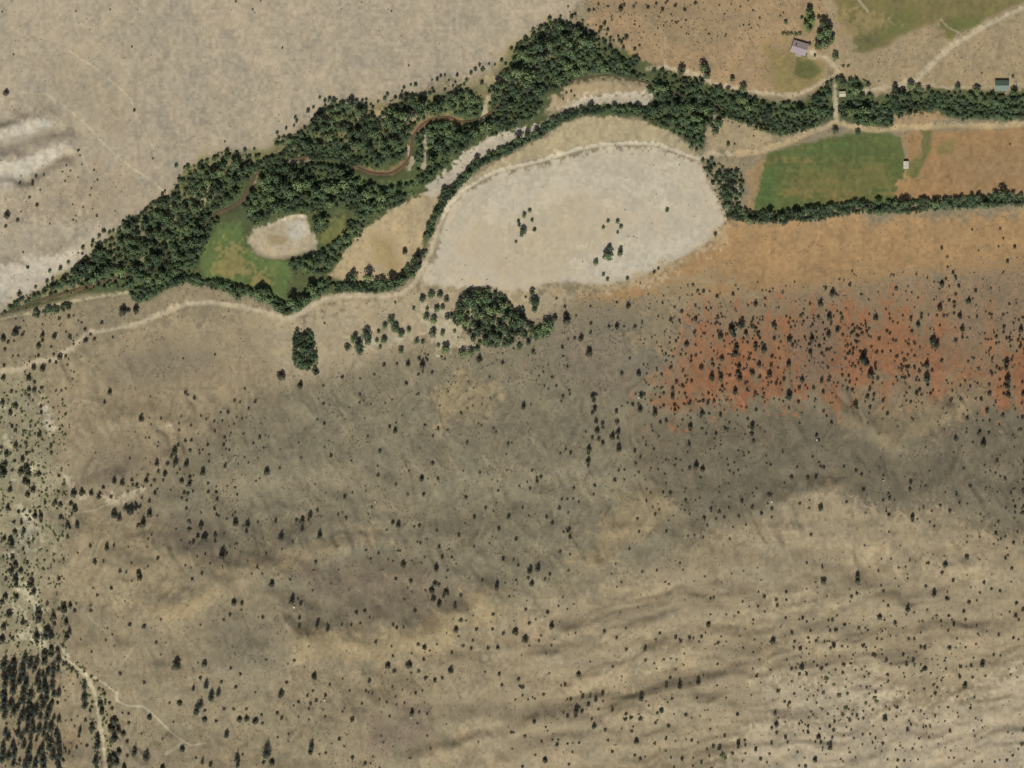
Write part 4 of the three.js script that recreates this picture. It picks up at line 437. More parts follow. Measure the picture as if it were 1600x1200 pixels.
  [1200, 900, [340, 25, 19, 550, 20, 17, 290, 35, 9, 710, 92, 13, 545, 102, 14, 512, 125, 13, 740, 180, 13, 710, 150, 9, 108, 97, 12, 52, 180, 13, 45, 145, 12, 108, 145, 11, 235, 75, 9, 360, 120, 8, 1145, 20, 14, 1338, 35, 14, 1255, 65, 9, 1385, 75, 12, 1438, 88, 13, 1313, 100, 12, 1295, 148, 9, 1245, 160, 14, 1105, 138, 13, 1118, 140, 11, 1025, 105, 16, 975, 60, 12, 1540, 165, 14, 1580, 205, 14, 1535, 245, 14, 1500, 220, 10, 1555, 270, 10, 1212, 215, 14, 1120, 242, 12, 1045, 242, 13, 1020, 260, 9, 985, 205, 11, 860, 200, 16, 690, 250, 16, 785, 288, 14, 835, 320, 8, 1150, 300, 13, 1140, 268, 10, 1225, 268, 12, 1115, 335, 10, 935, 280, 9, 210, 258, 13, 237, 280, 10, 105, 258, 11, 277, 265, 9, 395, 270, 13, 370, 272, 10, 470, 298, 14, 415, 330, 15, 380, 335, 12, 600, 318, 9, 560, 320, 13, 143, 350, 13, 258, 338, 10, 25, 400, 17, 160, 405, 12, 245, 380, 12, 295, 398, 14, 345, 405, 10, 375, 400, 8, 405, 425, 16, 385, 445, 13, 455, 432, 12, 490, 435, 10, 195, 450, 14, 155, 440, 11, 585, 428, 15, 700, 388, 9, 870, 388, 11, 905, 388, 12, 970, 443, 14, 945, 440, 12, 1125, 440, 15, 1170, 385, 10, 1300, 355, 10, 1290, 420, 11, 1225, 440, 10, 1430, 365, 12, 1522, 382, 12, 1190, 415, 9, 660, 495, 11, 835, 490, 12, 730, 520, 14, 895, 525, 13, 855, 548, 13, 905, 545, 11, 810, 562, 10, 970, 570, 16, 950, 590, 12, 945, 545, 9, 1095, 525, 11, 1103, 575, 11, 1195, 560, 14, 1260, 555, 12, 1230, 560, 8, 1330, 545, 17, 1442, 493, 11, 1400, 488, 11, 1275, 505, 9, 1270, 628, 12, 1350, 620, 11, 1190, 625, 13, 1222, 675, 16, 1220, 690, 12, 1037, 730, 14, 1175, 748, 11, 1257, 820, 12, 740, 610, 14, 610, 590, 8, 465, 550, 15, 460, 600, 13, 540, 582, 11, 440, 500, 9, 325, 575, 14, 300, 555, 9, 205, 565, 16, 190, 605, 14, 140, 575, 12, 235, 608, 12, 180, 545, 9, 415, 580, 10, 375, 600, 9, 505, 540, 9, 10, 580, 10, 358, 635, 217, 330, 625, 9, 405, 672, 212, 480, 688, 210, 490, 730, 213, 438, 740, 217, 340, 725, 214, 330, 680, 11, 608, 692, 11, 665, 720, 12, 660, 755, 216, 672, 778, 215, 605, 790, 213, 800, 813, 14, 730, 810, 9, 650, 830, 213, 480, 820, 216, 430, 825, 210, 590, 840, 9, 550, 865, 14, 560, 890, 10, 505, 897, 13, 590, 885, 12, 460, 862, 214, 700, 680, 10, 58, 712, 15, 100, 780, 13, 130, 785, 14, 120, 805, 10, 240, 768, 9, 300, 788, 10, 160, 730, 11, 40, 855, 13, 48, 918, 16, 20, 945, 12, 50, 975, 13, 105, 1003, 14, 18, 1040, 12, 5, 1105, 12, 190, 920, 11, 210, 910, 9, 245, 935, 12, 245, 970, 14, 215, 965, 9, 310, 998, 16, 325, 1035, 12, 320, 950, 11, 380, 935, 12, 405, 958, 13, 410, 905, 12, 370, 857, 10, 515, 955, 10, 485, 940, 9, 715, 950, 9, 585, 985, 11, 632, 982, 11, 647, 1035, 11, 710, 1040, 12, 380, 1062, 16, 290, 1140, 16, 505, 1095, 11, 400, 1000, 8, 180, 1095, 11, 190, 1180, 11, 230, 1185, 13, 225, 1130, 9, 125, 1080, 8, 1130, 965, 12, 1005, 930, 10, 865, 955, 14, 935, 1010, 10, 905, 710, 8, 820, 1055, 9, 845, 1148, 12, 805, 1145, 12, 790, 1080, 9, 1100, 1065, 8, 1135, 1085, 9, 1155, 1130, 9, 1410, 1155, 11, 1440, 1145, 9, 1485, 1145, 14, 1520, 1115, 12, 1580, 1045, 215, 1555, 1075, 10, 1330, 1155, 10, 1280, 1150, 10, 930, 1140, 9, 800, 1190, 11, 740, 1140, 9, 725, 885, 16, 900, 840, 10, 1290, 885, 8, 875, 900, 9, 1595, 545, 12]],
];
// ---------------------------------------------------------------- plants: builders
const bark = new THREE.MeshStandardMaterial({ color: new THREE.Color().setRGB(0.13, 0.1, 0.075), roughness: 1 });
const leafMat = (r, g, b) => new THREE.MeshStandardMaterial({ color: new THREE.Color().setRGB(r, g, b), roughness: 0.85, side: THREE.DoubleSide });
function leafCloud(lobes, count, size) {              // leaf-clump faces spread through and over the lobes of a crown
  const pos = [], nor = [], idx = [], v = new THREE.Vector3(), n = new THREE.Vector3(), a = new THREE.Vector3(), b = new THREE.Vector3();
  const total = lobes.reduce((s, l) => s + l[3] * l[3], 0);
  for (const [cx, cy, cz, r, flatness = 1] of lobes) {
    const m = Math.round(count * r * r / total);
    for (let k = 0; k < m; k++) {
      const u = rr(-0.75, 1), t = rr(0, 6.283), s = Math.sqrt(1 - u * u);
      n.set(s * Math.cos(t), u, s * Math.sin(t)); const q = r * (0.62 + 0.42 * rnd());
      v.set(cx + n.x * q, cy + n.y * q * flatness, cz + n.z * q);
      const tilt = new THREE.Vector3(rr(-1, 1), rr(-1, 1), rr(-1, 1)).multiplyScalar(0.75).add(n).normalize();
      a.set(tilt.z + 0.01, 0.3 * rr(-1, 1), -tilt.x).cross(tilt).normalize(); b.crossVectors(tilt, a);
      const w = size * rr(0.6, 1.25), h = size * rr(0.6, 1.25), o = pos.length / 3;
      for (const [p, e] of [[-1, -0.6], [0.7, -1], [1, 0.6], [-0.6, 1]]) {
        pos.push(v.x + (a.x * p * w + b.x * e * h) * 0.5, v.y + (a.y * p * w + b.y * e * h) * 0.5, v.z + (a.z * p * w + b.z * e * h) * 0.5);
        const l = new THREE.Vector3().copy(n).multiplyScalar(0.8).add(tilt).normalize(); nor.push(l.x, l.y, l.z);
      }
      idx.push(o, o + 1, o + 2, o, o + 2, o + 3);
    }
  }
  const g = new THREE.BufferGeometry(); g.setAttribute('position', new THREE.Float32BufferAttribute(pos, 3)); g.setAttribute('normal', new THREE.Float32BufferAttribute(nor, 3)); g.setIndex(idx); return g;
}
function limb(x0, y0, z0, r0, x1, y1, z1, r1) {
  const d = new THREE.Vector3(x1 - x0, y1 - y0, z1 - z0), l = d.length(), g = new THREE.CylinderGeometry(r1, r0, l, 6, 1); g.translate(0, l / 2, 0);
  g.applyQuaternion(new THREE.Quaternion().setFromUnitVectors(new THREE.Vector3(0, 1, 0), d.normalize())); g.translate(x0, y0, z0); g.deleteAttribute('uv'); return g;
}
// each builder makes a plant of half-width 1 m; the copies are scaled
function broadleaf() {                                  // cottonwood: short bole, spreading limbs, domed lobed crown, 2.3 m tall per metre of half-width
  const lobes = [[0, 1.45, 0, 0.62]], wood = [limb(0, -0.08, 0, 0.1, 0.02, 0.8, 0, 0.065)];
  const n = 6; for (let k = 0; k < n; k++) { const t = (k + rr(-0.25, 0.25)) / n * 6.283, d = rr(0.45, 0.62), y = rr(0.95, 1.4), r = rr(0.36, 0.5); lobes.push([Math.cos(t) * d, y, Math.sin(t) * d, r]); wood.push(limb(0.02, rr(0.5, 0.75), 0, 0.05, Math.cos(t) * d, y, Math.sin(t) * d, 0.015)); }
  lobes.push([rr(-0.2, 0.2), 1.85, rr(-0.2, 0.2), 0.42]);
  return [leafCloud(lobes, 230, 0.26), mergeGeometries(wood)];
}
function roundBush(leaves = 110, size = 0.3) {          // willow or scrub: several stems from the ground, leafy to the base
  const lobes = [[0, 0.55, 0, 0.6]], wood = [limb(0, -0.08, 0, 0.06, 0, 0.6, 0, 0.03)];
  for (let k = 0; k < 4; k++) { const t = k * 1.57 + rr(-0.4, 0.4), d = rr(0.4, 0.58); lobes.push([Math.cos(t) * d, rr(0.35, 0.6), Math.sin(t) * d, rr(0.34, 0.48)]); wood.push(limb(0, -0.05, 0, 0.04, Math.cos(t) * d, 0.45, Math.sin(t) * d, 0.015)); }
  return [leafCloud(lobes, leaves, size), mergeGeometries(wood)];
}
function juniper() {                                    // dense dark rounded cone on a short trunk
  const lobes = [[0, 0.75, 0, 0.72], [0, 1.35, 0, 0.5], [rr(-0.1, 0.1), 1.8, rr(-0.1, 0.1), 0.28]], wood = [limb(0, -0.08, 0, 0.1, 0, 1.5, 0, 0.03)];
  for (let k = 0; k < 4; k++) { const t = k * 1.57 + rr(-0.5, 0.5); lobes.push([Math.cos(t) * 0.52, rr(0.4, 0.75), Math.sin(t) * 0.52, rr(0.36, 0.48)]); wood.push(limb(0, 0.2, 0, 0.05, Math.cos(t) * 0.5, 0.6, Math.sin(t) * 0.5, 0.015)); }
  return [leafCloud(lobes, 170, 0.3), mergeGeometries(wood)];
}
function pine() {                                       // tall straight trunk with whorls of drooping branches, 4.6 m tall per metre of half-width
  const lobes = [], wood = [limb(0, -0.1, 0, 0.1, 0, 4.5, 0, 0.015)];
  for (let w = 0; w < 8; w++) {
    const y = 1.0 + w * 0.45, reach = 0.95 * (1 - w / 8.6), n = w < 5 ? 5 : 3;
    for (let k = 0; k < n; k++) { const t = (k + w * 0.37 + rr(-0.2, 0.2)) / n * 6.283, d = reach * rr(0.5, 0.68); lobes.push([Math.cos(t) * d, y + rr(-0.1, 0.1), Math.sin(t) * d, reach * 0.42 + 0.04, 0.6]); if (w < 5) wood.push(limb(0, y, 0, 0.03, Math.cos(t) * d * 1.2, y - 0.06, Math.sin(t) * d * 1.2, 0.01)); }
  }
  lobes.push([0, 4.5, 0, 0.14]);
  return [leafCloud(lobes, 260, 0.24), mergeGeometries(wood)];
}
function kindOf(build, variants, tones, words) {               // a few shapes in a few leaf tones
  const shapes = []; for (let k = 0; k < variants; k++) shapes.push(build());
  const mats = tones.map(t => leafMat(...t)); const protos = [];
  for (const [crown, trunk] of shapes) for (const m of mats) {
    const g = new THREE.Group(), t = new THREE.Mesh(trunk, bark), c = new THREE.Mesh(crown, m);
    t.name = 'trunk'; c.name = 'crown'; t.castShadow = t.receiveShadow = c.castShadow = c.receiveShadow = true; g.add(t, c); protos.push(g);
  }
  return { shapes, tones, protos, words };
}
const COTTON = kindOf(broadleaf, 4, [[0.062, 0.092, 0.04], [0.095, 0.138, 0.052], [0.15, 0.2, 0.07]], ['dark green', 'deep green', 'light green']);
const WILLOW = kindOf(() => roundBush(120, 0.3), 3, [[0.1, 0.138, 0.046], [0.13, 0.168, 0.052], [0.078, 0.11, 0.038]], ['green', 'light green', 'dark green']);
const JUNIPER = kindOf(juniper, 4, [[0.068, 0.068, 0.036], [0.085, 0.08, 0.042], [0.055, 0.062, 0.034]], ['dark', 'olive', 'blackish green']);
const SCRUB = kindOf(() => roundBush(70, 0.36), 3, [[0.085, 0.08, 0.048], [0.07, 0.072, 0.042], [0.11, 0.092, 0.058]], ['dark', 'dark green', 'brownish']);
const GREEN = kindOf(() => roundBush(90, 0.32), 2, [[0.12, 0.16, 0.05], [0.14, 0.15, 0.055]], ['bright green', 'olive green']);
const PINE = kindOf(pine, 3, [[0.045, 0.06, 0.038], [0.052, 0.064, 0.038]], ['blackish', 'dark green']);
function plant(kind, name, px, py, half, tall, label, category, group) {
  const x = X(px), z = Z(py), nt = kind.words.length, pick = Math.floor(rnd() * kind.protos.length / nt) * nt + clamp(Math.floor((fbm(px / 26 + 50, py / 26 + 7, 2) * 1.5 - 0.25 + rr(-0.25, 0.25)) * nt), 0, nt - 1), t = kind.protos[pick].clone(); label = label.replace('TONE', kind.words[pick % kind.words.length]); group = group.replace('TONE', kind.words[pick % kind.words.length]);
  t.name = numbered(name); t.position.set(x, groundY(x, z), z); t.rotation.y = rr(0, 6.283); t.scale.set(half * rr(0.92, 1.08), half * tall, half * rr(0.92, 1.08));
  tag(t, label, category, group); scene.add(t); return t;
}
function mass(kind, name, items, label, category) {     // what is past the countable ones: one object of many copies
  if (!items.length) return;
  const paint = (g, c) => { const a = new Float32Array(g.attributes.position.count * 3); for (let k = 0; k < a.length; k += 3) { a[k] = c[0]; a[k + 1] = c[1]; a[k + 2] = c[2]; } g = g.index ? g.toNonIndexed() : g.clone(); const b = new Float32Array(g.attributes.position.count * 3); for (let k = 0; k < b.length; k += 3) { b[k] = c[0]; b[k + 1] = c[1]; b[k + 2] = c[2]; } g.setAttribute('color', new THREE.BufferAttribute(b, 3)); g.deleteAttribute('uv'); return g; };
  const [crown, trunk] = kind.shapes[0], geo = mergeGeometries([paint(crown, kind.tones[0]), paint(trunk, [0.13, 0.1, 0.075])]);
  const m = new THREE.InstancedMesh(geo, new THREE.MeshStandardMaterial({ vertexColors: true, roughness: 0.9, side: THREE.DoubleSide }), items.length);
  const M = new THREE.Matrix4(), Q = new THREE.Quaternion(), Y = new THREE.Vector3(0, 1, 0), c = new THREE.Color();
  items.forEach(([px, py, half, tall], k) => {
    const x = X(px), z = Z(py); Q.setFromAxisAngle(Y, rr(0, 6.283));
    m.setMatrixAt(k, M.compose(new THREE.Vector3(x, groundY(x, z), z), Q, new THREE.Vector3(half * rr(0.9, 1.1), half * tall, half * rr(0.9, 1.1))));
    const v = (0.4 + 1.3 * fbm(px / 26 + 50, py / 26 + 7, 2)) * rr(0.7, 1.45); m.setColorAt(k, c.setRGB(v * rr(0.92, 1.1), v, v * rr(0.9, 1.05)));
  });
  m.name = name; m.castShadow = m.receiveShadow = true; tag(m, label, category, null, 'stuff'); scene.add(m);
}

// ---------------------------------------------------------------- creek-side woods, hedges and thickets
// [where it grows, smallest and largest half-width, share of trees, outline or line, half-width of the line]
const WOODS = [
  ['in the western creek-side wood', 2.8, 6.6, 1, [0, 488, 20, 474, 40, 464, 60, 459, 80, 446, 100, 436, 112, 422, 125, 410, 145, 394, 152, 386, 166, 376, 181, 370, 186, 356, 196, 342, 206, 336, 218, 336, 232, 323, 242, 316, 256, 309, 272, 302, 290, 306, 312, 320, 334, 338, 344, 345, 330, 362, 322, 382, 313, 400, 306, 420, 290, 430, 262, 440, 250, 448, 220, 446, 200, 450, 150, 450, 100, 458, 60, 466, 30, 477, 0, 494]],
  ['in the thin wood beside the muddy creek bend', 2.8, 6, 0.8, [272, 298, 273, 288, 283, 273, 297, 263, 312, 255, 328, 249, 346, 240, 358, 233, 372, 241, 392, 245, 410, 243, 400, 262, 390, 278, 382, 298, 370, 312, 350, 322, 334, 330, 310, 315, 288, 300]],
  ['in the dense wood north of the sandy hollow', 3.6, 7.6, 1.25, [402, 280, 420, 264, 442, 257, 480, 254, 520, 260, 548, 263, 556, 276, 570, 285, 600, 290, 640, 284, 680, 262, 702, 246, 700, 256, 682, 272, 664, 290, 648, 303, 638, 310, 620, 322, 604, 327, 590, 334, 580, 344, 570, 352, 552, 330, 530, 325, 518, 332, 500, 330, 485, 334, 470, 330, 448, 334, 420, 342, 398, 350, 388, 342, 378, 325, 388, 302]],
  ['in the wood between sandy hollow and dry pasture', 3.6, 7.2, 1.2, [570, 353, 562, 370, 550, 380, 536, 392, 530, 405, 520, 415, 510, 430, 482, 428, 470, 430, 452, 420, 450, 407, 480, 403, 500, 392, 520, 380, 536, 365, 545, 345]],
  ['in the round thicket east of the sandy hollow', 3.4, 6.4, 1.2, [488, 342, 500, 335, 514, 338, 512, 356, 500, 366, 488, 362]],
  ['in the wood north of the brown creek meander', 2.9, 6.6, 1, [420, 222, 440, 214, 458, 213, 470, 206, 482, 196, 492, 180, 506, 166, 518, 154, 532, 160, 550, 154, 566, 162, 580, 173, 590, 190, 598, 176, 606, 166, 616, 156, 632, 148, 650, 150, 672, 158, 690, 151, 715, 142, 738, 140, 752, 150, 756, 168, 744, 186, 722, 184, 700, 177, 672, 180, 652, 192, 640, 210, 634, 236, 622, 256, 606, 264, 590, 266, 566, 256, 552, 242, 528, 234, 480, 238, 446, 242, 440, 232]],
  ['in the wood inside the brown creek meander', 3.2, 6.6, 1.1, [652, 212, 672, 194, 700, 190, 716, 197, 738, 196, 756, 190, 775, 178, 800, 164, 800, 188, 778, 202, 758, 212, 742, 222, 720, 238, 702, 246, 680, 260, 652, 272, 648, 250]],
  ['in the big wood above the gravel wash', 3.2, 7.4, 1.15, [762, 150, 770, 130, 786, 112, 800, 100, 804, 78, 820, 58, 832, 46, 850, 39, 872, 32, 900, 40, 920, 48, 936, 58, 952, 70, 966, 86, 978, 96, 996, 86, 999, 98, 985, 110, 1000, 118, 1015, 122, 990, 124, 960, 116, 930, 114, 900, 124, 888, 130, 868, 142, 850, 146, 836, 160, 820, 170, 800, 186, 778, 176, 764, 164]],
  ['in the wood at the meeting of wash and creek', 3.2, 7.2, 1.15, [1010, 128, 1030, 124, 1062, 142, 1100, 158, 1130, 176, 1112, 190, 1100, 206, 1098, 230, 1086, 236, 1062, 212, 1032, 198, 1004, 184, 1008, 170, 1020, 156, 1014, 142]],
  ['along the north bank above the farm ford', 3, 6.2, 1.1, [1012, 108, 1030, 104, 1060, 124, 1092, 122, 1112, 132, 1140, 138, 1165, 146, 1182, 162, 1200, 166, 1216, 160, 1240, 160, 1258, 168, 1258, 186, 1220, 190, 1184, 184, 1150, 172, 1110, 156, 1070, 142, 1035, 126]],
  ['on the south bank opposite the farmhouse', 2.8, 5.4, 1.1, [1120, 174, 1150, 184, 1182, 195, 1220, 200, 1268, 196, 1280, 200, 1250, 206, 1220, 212, 1190, 204, 1150, 192, 1124, 184]],
  ['in the grove west of the plank bridge', 3.6, 7.4, 1.2, [1262, 168, 1266, 154, 1280, 142, 1292, 130, 1310, 120, 1330, 117, 1350, 123, 1362, 136, 1366, 152, 1350, 156, 1328, 152, 1322, 146, 1308, 142, 1298, 150, 1296, 176, 1290, 186, 1272, 184]],
  ['in the grove east of the plank bridge', 3.4, 7, 1.1, [1316, 168, 1330, 160, 1352, 158, 1380, 166, 1394, 176, 1396, 196, 1370, 200, 1342, 204, 1336, 196, 1318, 186, 1312, 176]],
  ['along the creek below the wide farm road', 3.2, 6, 0.9, [1378, 158, 1394, 144, 1420, 140, 1440, 138, 1460, 146, 1490, 146, 1520, 146, 1550, 150, 1600, 146, 1600, 166, 1545, 168, 1500, 158, 1470, 150, 1440, 158, 1400, 164]],
  ['on the bank beside the bare orange field', 3, 6, 1, [1480, 164, 1500, 170, 1545, 180, 1600, 180, 1600, 188, 1570, 188, 1546, 186, 1505, 188, 1482, 182, 1474, 172]],
  ['on the narrow bank north of the irrigated field', 2.6, 4.4, 1, [1396, 178, 1430, 172, 1468, 164, 1470, 170, 1436, 178, 1400, 184]],
  ['in the hedge curving round the hay field', 2.6, 4.6, 1.1, [1010, 174, 985, 174, 960, 172, 920, 172, 892, 178, 870, 188, 845, 206, 812, 223, 790, 236, 765, 246, 745, 257, 727, 275, 710, 291, 699, 307], 5.5],
  ['in the hedge between dry pasture and hay field', 3, 5.4, 1.1, [700, 300, 692, 315, 686, 333, 675, 352, 670, 368], 7],
  ['in the hedge corner where the dirt road bends', 3, 5.6, 1.1, [662, 398, 652, 412, 640, 424, 622, 440, 604, 448, 570, 450, 530, 450], 7],
  ['in the strip of trees above the dirt road dip', 3.2, 6.2, 1.15, [512, 446, 490, 456, 474, 468, 452, 484, 436, 478, 424, 466, 398, 458], 8],
  ['in the tree line south of the green turf', 3, 5.2, 1, [384, 456, 365, 452, 345, 447, 318, 442, 296, 436, 270, 440], 5],
  ['in the bright green hedge beside the hay field', 2.8, 5, 1.1, [1097, 240, 1110, 241, 1116, 254, 1130, 260, 1146, 266, 1162, 264, 1162, 300, 1156, 318, 1148, 334, 1132, 326, 1119, 300, 1106, 274, 1097, 254]],
  ['in the long hedge below the irrigated field', 2.8, 4.8, 1.25, [1142, 334, 1180, 339, 1220, 339, 1280, 334, 1312, 328, 1350, 324, 1400, 324, 1440, 321, 1500, 317, 1550, 314, 1575, 310, 1602, 314], 8.5],
  ['in the dark thicket above the grey slope', 3.6, 7, 1.25, [712, 472, 726, 457, 750, 449, 776, 452, 790, 466, 802, 482, 818, 492, 840, 507, 860, 514, 856, 524, 836, 530, 810, 530, 794, 542, 766, 542, 748, 540, 736, 530, 726, 514, 712, 506, 702, 496]],
  ['in the rectangular grove below the dirt road', 3, 5, 1.3, [460, 516, 486, 514, 491, 535, 496, 560, 495, 584, 486, 578, 462, 574, 457, 560, 458, 536]],
  ['in the clump between ditch and dirt road', 3, 5.6, 1.3, [203, 454, 235, 447, 262, 446, 286, 440, 262, 450, 238, 466, 216, 473, 206, 466]],
  ['overhanging the hidden creek reach', 3, 5.4, 1.1, [400, 266, 422, 254, 446, 246, 482, 243, 520, 240, 552, 252], 8],
  ['overhanging the shaded creek', 2.6, 4, 1, SHADED_CREEK, 7],
  ['between the big wood and the gravel wash', 3, 6, 1.1, [764, 202, 786, 192, 806, 186, 822, 172, 838, 162, 850, 160, 834, 182, 812, 194, 792, 204, 770, 214]],
  ['in the low strip along the pale ditch', 2.4, 3.8, 0.9, [56, 490, 75, 486, 95, 484, 108, 478], 4],
];
const BIG_TREES = [[1286, 38, 8], [1292, 50, 9.5], [1282, 56, 9], [1290, 68, 10], [1278, 72, 8], [1298, 62, 7.5], [1064, 112, 7.5], [1099, 107, 8.5], [1104, 119, 7], [1144, 124, 4.5], [1160, 140, 7], [1178, 162, 7], [1192, 165, 6], [1398, 140, 6.5], [1422, 134, 7], [1434, 138, 6], [1450, 140, 5], [1496, 138, 6], [1526, 142, 7.5], [1550, 150, 6], [1584, 146, 7], [1566, 304, 8.5], [1532, 312, 5.5], [1492, 313, 6], [1444, 312, 5], [1335, 316, 6], [1322, 320, 5], [551, 434, 8.5], [576, 434, 9], [588, 442, 6], [365, 456, 9], [372, 465, 6], [1340, 207, 5], [1305, 205, 5.5], [300, 434, 5]];
const creekside = [];
function tryTree(px, py, r, zone, gap) {
  for (const p of OPEN_CREEK) if (lineDist(px, py, p) < 0.6 + r * 0.36) return false;
  for (const p of BARS) if (lineDist(px, py, p) < 2.5 + r * 0.6) return false;
  if (px > 1080 && lineDist(px, py, SHADED_CREEK) < r * 0.12) return false;
  for (const [w, p] of ROADS) if (lineDist(px, py, p) < w + r * 0.8) return false;
  for (const [bx, by, br] of [[1249, 75, 16], [1564, 134, 13], [1316, 147, 6]]) if (Math.hypot(px - bx, py - by) < br + r * 0.7) return false;
  for (let k = creekside.length - 1; k >= 0; k--) { const t = creekside[k]; if (Math.abs(t[0] - px) < 14 && Math.hypot(t[0] - px, t[1] - py) < (t[2] + r) * gap) return false; }
  creekside.push([px, py, r, zone]); return true;
}
for (const [px, py, r] of BIG_TREES) creekside.push([px, py, r, px > 1270 && px < 1300 && py < 80 ? 'beside the farmhouse' : py > 400 ? 'at the edge of the dry pasture' : py > 290 ? 'rising above the long hedge' : px < 1200 ? 'along the farm track' : 'beside the creek road']);
for (const [zone, r0, r1, share, pts, half] of WOODS) {
  const b = bounds(pts, half || 0); const area = (b[2] - b[0]) * (b[3] - b[1]);
  const tries = Math.round(area * (half || share > 1.25 ? 0.16 : 0.11) * share);
  for (let k = 0; k < tries; k++) {
    const px = rr(b[0], b[2]), py = rr(b[1], b[3]), d = half ? half - lineDist(px, py, pts) : polyDist(px, py, pts);
    if (d < 0) continue;
    let r = r0 + (r1 * 1.6 - r0) * rnd() ** 1.4;
    if (!half && share < 1.3 && fbm(px / 20 + 3, py / 20 + 90, 2) < 0.45 && rnd() < 0.62) continue; if (!half) r = Math.min(r, 3 + d * 0.55); if (!half && d < 9 && rnd() < 0.45) continue;
    if (share < 1 && rnd() > share) continue;
    if (Math.hypot((px - 605) / 60, (py - 291) / 14) < 1 && rnd() < 0.7) continue;
    tryTree(px, py, r, zone, half || share > 1.25 ? 0.5 : 0.57);
  }
}
// outliers on the dry ground north of the woods
for (const [x0, y0, x1, y1, n] of [[60, 450, 150, 385, 10], [150, 382, 270, 298, 16], [275, 270, 400, 238, 14], [420, 228, 500, 168, 10], [500, 160, 600, 170, 10], [600, 160, 760, 132, 22], [640, 140, 800, 100, 16], [800, 80, 860, 36, 10], [880, 30, 1000, 84, 18], [940, 50, 975, 90, 8]])
  for (let k = 0; k < n; k++) { const t = rnd(); tryTree(x0 + (x1 - x0) * t + rr(-6, 6), y0 + (y1 - y0) * t - 4 + rr(-8, 4), rr(2.2, 3.9), 'scattered at the northern edge of the woods', 0.8); }
creekside.sort((a, b) => b[2] - a[2]);
let cottons = 0, willows = 0; const restWood = [];
const sizeWord = (r, a, b) => r < a ? 'small' : r > b ? 'large' : 'medium';
for (const [px, py, r, zone] of creekside) {
  const half = r * S;
  if (r >= 4 && cottons < 298) { cottons++; plant(COTTON, 'cottonwood_tree', px, py, half, rr(0.8, 1.35), `${sizeWord(r, 5.8, 7.6)} TONE cottonwood tree ${zone}`, 'tree', `${sizeWord(r, 5.8, 7.6)} TONE trees ${zone}`); }
  else if (r < 4 && willows < 298) { willows++; plant(WILLOW, 'willow_bush', px, py, half * 1.1, rr(1.2, 1.8), `TONE willow bush ${zone}`, 'bush', `TONE willow bushes ${zone}`); }
  else restWood.push([px, py, half, rr(0.75, 1.0)]);
}
mass(COTTON, 'creek_woodland', restWood, 'dense mass of smaller trees filling the creek-side woods', 'woodland');
console.log('creek trees', creekside.length, cottons, willows, restWood.length);
{ // undergrowth between the trunks
  const items = [];
  for (const [zone, , , , pts, half] of WOODS) { const b = bounds(pts, half || 0), n = Math.round((b[2] - b[0]) * (b[3] - b[1]) * 0.035); for (let k = 0; k < n; k++) { const px = rr(b[0], b[2]), py = rr(b[1], b[3]); if ((half ? half - lineDist(px, py, pts) : polyDist(px, py, pts)) < -2.5) continue; if (OPEN_CREEK.some(p => lineDist(px, py, p) < 3) || BARS.some(p => lineDist(px, py, p) < 4) || ROADS.some(([w, p]) => lineDist(px, py, p) < w + 1)) continue; items.push([px, py, rr(0.5, 1.1), rr(0.8, 1.3)]); } }
  mass(WILLOW, 'undergrowth', items, 'low green undergrowth beneath the creek-side trees', 'undergrowth');
}
for (const [px, py, r] of [[1264, 18, 7.5], [1267, 30, 7], [1259, 37, 6], [1265, 45, 5]]) plant(GREEN, 'yard_tree', px, py, r * S, 1.9, `${r > 7.2 ? 'large' : r > 6.5 ? 'wide' : r > 5.5 ? 'middling' : 'small'} TONE tree in the row north of the farmhouse`, 'tree', 'farmyard trees');
for (let k = 0; k < 5; k++) plant(GREEN, 'hedge_shrub', 1224 + k * 6.3, 52.5 + (k % 2), 2, 0.9, 'TONE shrub in the short hedge beside the farmhouse', 'shrub', 'TONE shrubs in the short farmhouse hedge');
